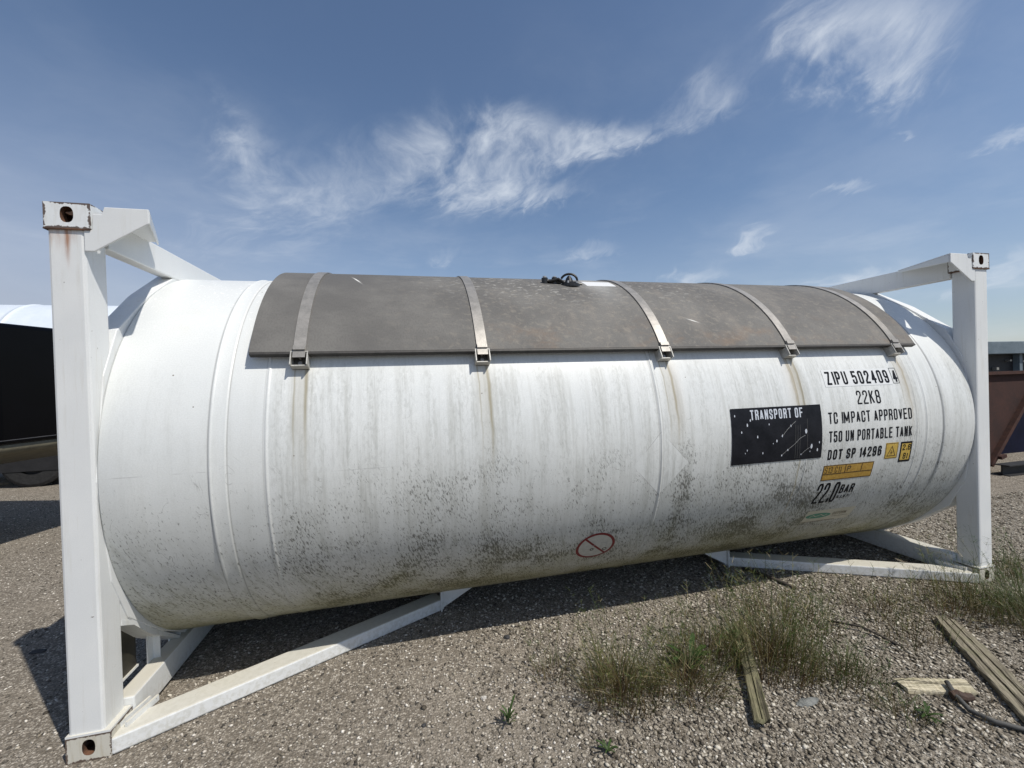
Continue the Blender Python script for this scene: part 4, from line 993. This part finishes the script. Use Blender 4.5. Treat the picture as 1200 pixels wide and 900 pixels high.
# leafy weeds
def leafy(cx, cy, n, ln, h, label, seed, upr=.5):
    g = np.random.default_rng(seed); V = []; F = []; U = []
    for k in range(n):
        a = 2 * math.pi * k / n + g.normal(0, .25); l_ = ln * g.uniform(.6, 1.15); z0 = h * g.uniform(0, .5); S = 5; n0 = len(V); wd = l_ * .11; e = g.uniform(.5, 1.2) * upr
        for i in range(S + 1):
            t = i / S; rr = l_ * t; zz = z0 + l_ * (e * t - .55 * t * t); ww = wd * math.sin(math.pi * min(.04 + t * .94, 1)) ** .8 * (1 + .3 * math.sin(9 * t))
            c_, s_ = math.cos(a), math.sin(a)
            for sg, dz in ((-1, .15), (0, 0), (1, .15)): V.append((cx + c_ * rr - s_ * ww * sg, cy + s_ * rr + c_ * ww * sg, zz + ww * dz)); U.append((0, .5 + .5 * t))
        for i in range(S):
            for j in range(2): a0 = n0 + i * 3 + j; F.append((a0, a0 + 1, a0 + 4, a0 + 3))
    o = obj('weed', V, F, Mg_leaf, None, smooth=True, uv=U, loc=(cx, cy, 0)); return tag(o, label, 'weed')
leafy(3.15, -.20, 14, .16, .05, 'bright green broad-leaved weed between the two leftmost big grass clumps', 21, 1.3)
leafy(2.02, -.33, 16, .055, .10, 'small bright green seedling alone on bare gravel, left of the grass', 22, 1.6)
leafy(2.42, -.60, 9, .055, .03, 'small green weed at the bottom edge in front of the leftmost big clump', 23, 1.2)
leafy(4.00, -.84, 12, .06, .05, 'tiny green leafy weed in front of the pale split board', 24, 1.2)
# planks and litter
def plank(name, a, b2, w_, t, mat, label, grooves=0, z0=.012, tilt=0.0, cat='plank'):
    a = Vector(a); b2 = Vector(b2); d_ = (b2 - a); Ln = d_.length; d_.normalize(); s_ = Vector((-d_.y, d_.x, 0)).normalized(); V = []; F = []
    g = random.Random(hash(name + label) % 1000 if False else len(label)); NL = 22
    wsx = [-.5, -.46]
    for k in range(grooves): c_ = -.5 + (k + 1) / (grooves + 1); wsx += [c_ - .035, c_, c_ + .035]
    wsx += [.46, .5]; NW = len(wsx)
    gz = [0.0, t] + sum([[t, t * .35, t] for _ in range(grooves)], []) + [t, 0.0]
    gz[0] = t * .72; gz[-1] = t * .72
    for i in range(NL + 1):
        p = a + d_ * (Ln * i / NL); e = 0
        for j, q in enumerate(wsx):
            jit = g.uniform(-.003, .003); en = (g.uniform(-.02, .02) if i in (0, NL) else 0)
            P = p + s_ * (q * w_ * (1 + .03 * math.sin(i * 1.3) + .05 * math.sin(i * 2.9 + j)) * (.78 + .22 * min(1, i / 5.0))) + d_ * (en * 1.6); V.append((P.x, P.y, P.z + z0 + gz[j] + jit + tilt * q))
        for q in (-.5, .5):
            P = p + s_ * (q * w_); V.append((P.x, P.y, P.z + z0 + tilt * q - .004))
    st = NW + 2
    for i in range(NL):
        o_ = i * st; n_ = o_ + st
        for j in range(NW - 1): F.append((o_ + j, o_ + j + 1, n_ + j + 1, n_ + j))
        F.append((o_ + NW, o_, n_, n_ + NW)); F.append((o_ + NW - 1, o_ + NW + 1, n_ + NW + 1, n_ + NW - 1)); F.append((o_ + NW + 1, o_ + NW, n_ + NW, n_ + NW + 1))
    for o_ in (0, NL * st): F.append(tuple(o_ + j for j in range(NW)) + (o_ + NW + 1, o_ + NW))
    return tag(fixn(obj(name, V, F, mat, None, loc=(a.x, a.y, 0))), label, cat)
plank('wooden_plank', (5.02, -.30, 0), (4.33, -1.16, .0), .135, .026, M_wood, 'long weathered plank with two lengthwise grooves at the lower right', 2)
plank('wooden_plank', (3.66, .00, .03), (3.19, -.68, .01), .070, .022, M_wood2, 'narrow weathered plank leaning through the grass left of the tallest clump', 1, .02, .02)
plank('wooden_board', (4.10, -.665, 0), (4.40, -.765, 0), .085, .018, M_woodp, 'short pale split board lying near the long grooved plank', 0, .012, .01, 'board')
def rod(name, pts, r, mat, label, cat): return tag(fixn(MB().tube(pts, r, 8).build(name, mat, None, smooth=True, loc=(pts[0][0], pts[0][1], 0))), label, cat)
M_stick = simple('dark_stick', (.03, .025, .02), (.08, .065, .05), 30, .85)
M_hose = simple('grey_hose', (.035, .035, .033), (.10, .098, .09), 25, .7)
rod('stick', [(4.22, .95, .02), (4.12, .70, .022), (4.01, .46, .012)], .009, M_stick, 'thin dark stick lying in the tank shadow by the right brace end', 'stick')
rod('stick', [(4.36, .74, .015), (4.42, .55, .025), (4.49, .34, .012)], .013, M_stick, 'thicker dark stick crossing from shadow into sun by the right brace', 'stick')
rod('stick', [(4.28, -.10, .03), (4.42, -.22, .03), (4.47, -.42, .01)], .007, M_stick, 'thin grey twig lying in the gravel behind the pale board', 'stick')
rod('hose', [(4.30, -.74, .05), (4.26, -.80, .03), (4.22, -.88, .02), (4.25, -.96, .018), (4.32, -1.03, .018), (4.40, -1.10, .018), (4.45, -1.2, .018)], .012, M_hose, 'short dark grey hose end curling beside the long plank', 'hose')
M_can = simple('rusted_tin', (.03, .018, .013), (.085, .05, .035), 30, .8)
tag(fixn(MB().tube([(4.25, -.79, .022), (4.275, -.80, .026), (4.30, -.815, .02), (4.335, -.825, .024)], [.020, .027, .022, .016], 10).build('rusty_tin', M_can, None, loc=(4.28, -.82, 0))), 'crumpled rust brown tin just below the pale board', 'tin')
def rock(cx, cy, sx_, sy_, sz_, mat, label, seed, cat='stone'):
    bm = bmesh.new(); bmesh.ops.create_icosphere(bm, subdivisions=3, radius=1); g = random.Random(seed)
    for v in bm.verts:
        n_ = 1 + .13 * math.sin(3.1 * v.co.x + seed) * math.cos(2.7 * v.co.y + seed) + .08 * math.sin(7 * v.co.z + 5 * v.co.x) + g.uniform(-.04, .04)
        v.co = Vector((v.co.x * sx_ * n_, v.co.y * sy_ * n_, max(v.co.z, -.5) * sz_ * n_ + sz_ * .35))
    me = bpy.data.meshes.new('stone'); bm.to_mesh(me); bm.free(); me.materials.append(mat); o = bpy.data.objects.new('stone', me); COL.objects.link(o); o.location = (cx, cy, 0)
    return tag(o, label, cat)
M_dst = simple('dark_stone', (.02, .02, .022), (.06, .06, .06), 60, .7); M_lst = simple('pale_stone', (.30, .28, .25), (.55, .52, .47), 40, .85); M_slate = simple('grey_slate', (.09, .095, .09), (.22, .225, .21), 25, .7)
rock(2.17, .37, .022, .018, .014, M_dst, 'small black stone in the sun at the edge of the tank shadow', 1)
rock(1.61, -.22, .012, .010, .009, M_dst, 'tiny black pebble on open gravel below the left brace', 2)
rock(3.54, -.61, .065, .026, .012, M_slate, 'flat grey slate piece in front of the tallest grass clump', 3)
rock(1.93, -.12, .017, .013, .009, M_lst, 'pale pebble right of centre on the open gravel', 4)
rock(1.36, -.56, .013, .010, .007, M_lst, 'pale pebble near the bottom edge below the left brace', 5)
rock(.42, -.42, .020, .012, .006, M_slate, 'flat grey stone on gravel right of the left bottom casting', 6)
rock(1.90, -.66, .06, .03, .008, M_slate, 'broken blue grey slate patch at the bottom edge of the gravel', 7)
for i, (x, y) in enumerate(((-.86, 1.10), (-.55, .98))): rock(x, y, .05, .02, .012, M_dst, ('flat dark clod in the left post shadow, farther one', 'flat dark clod in the left post shadow, nearer one')[i], 10 + i, 'clod')
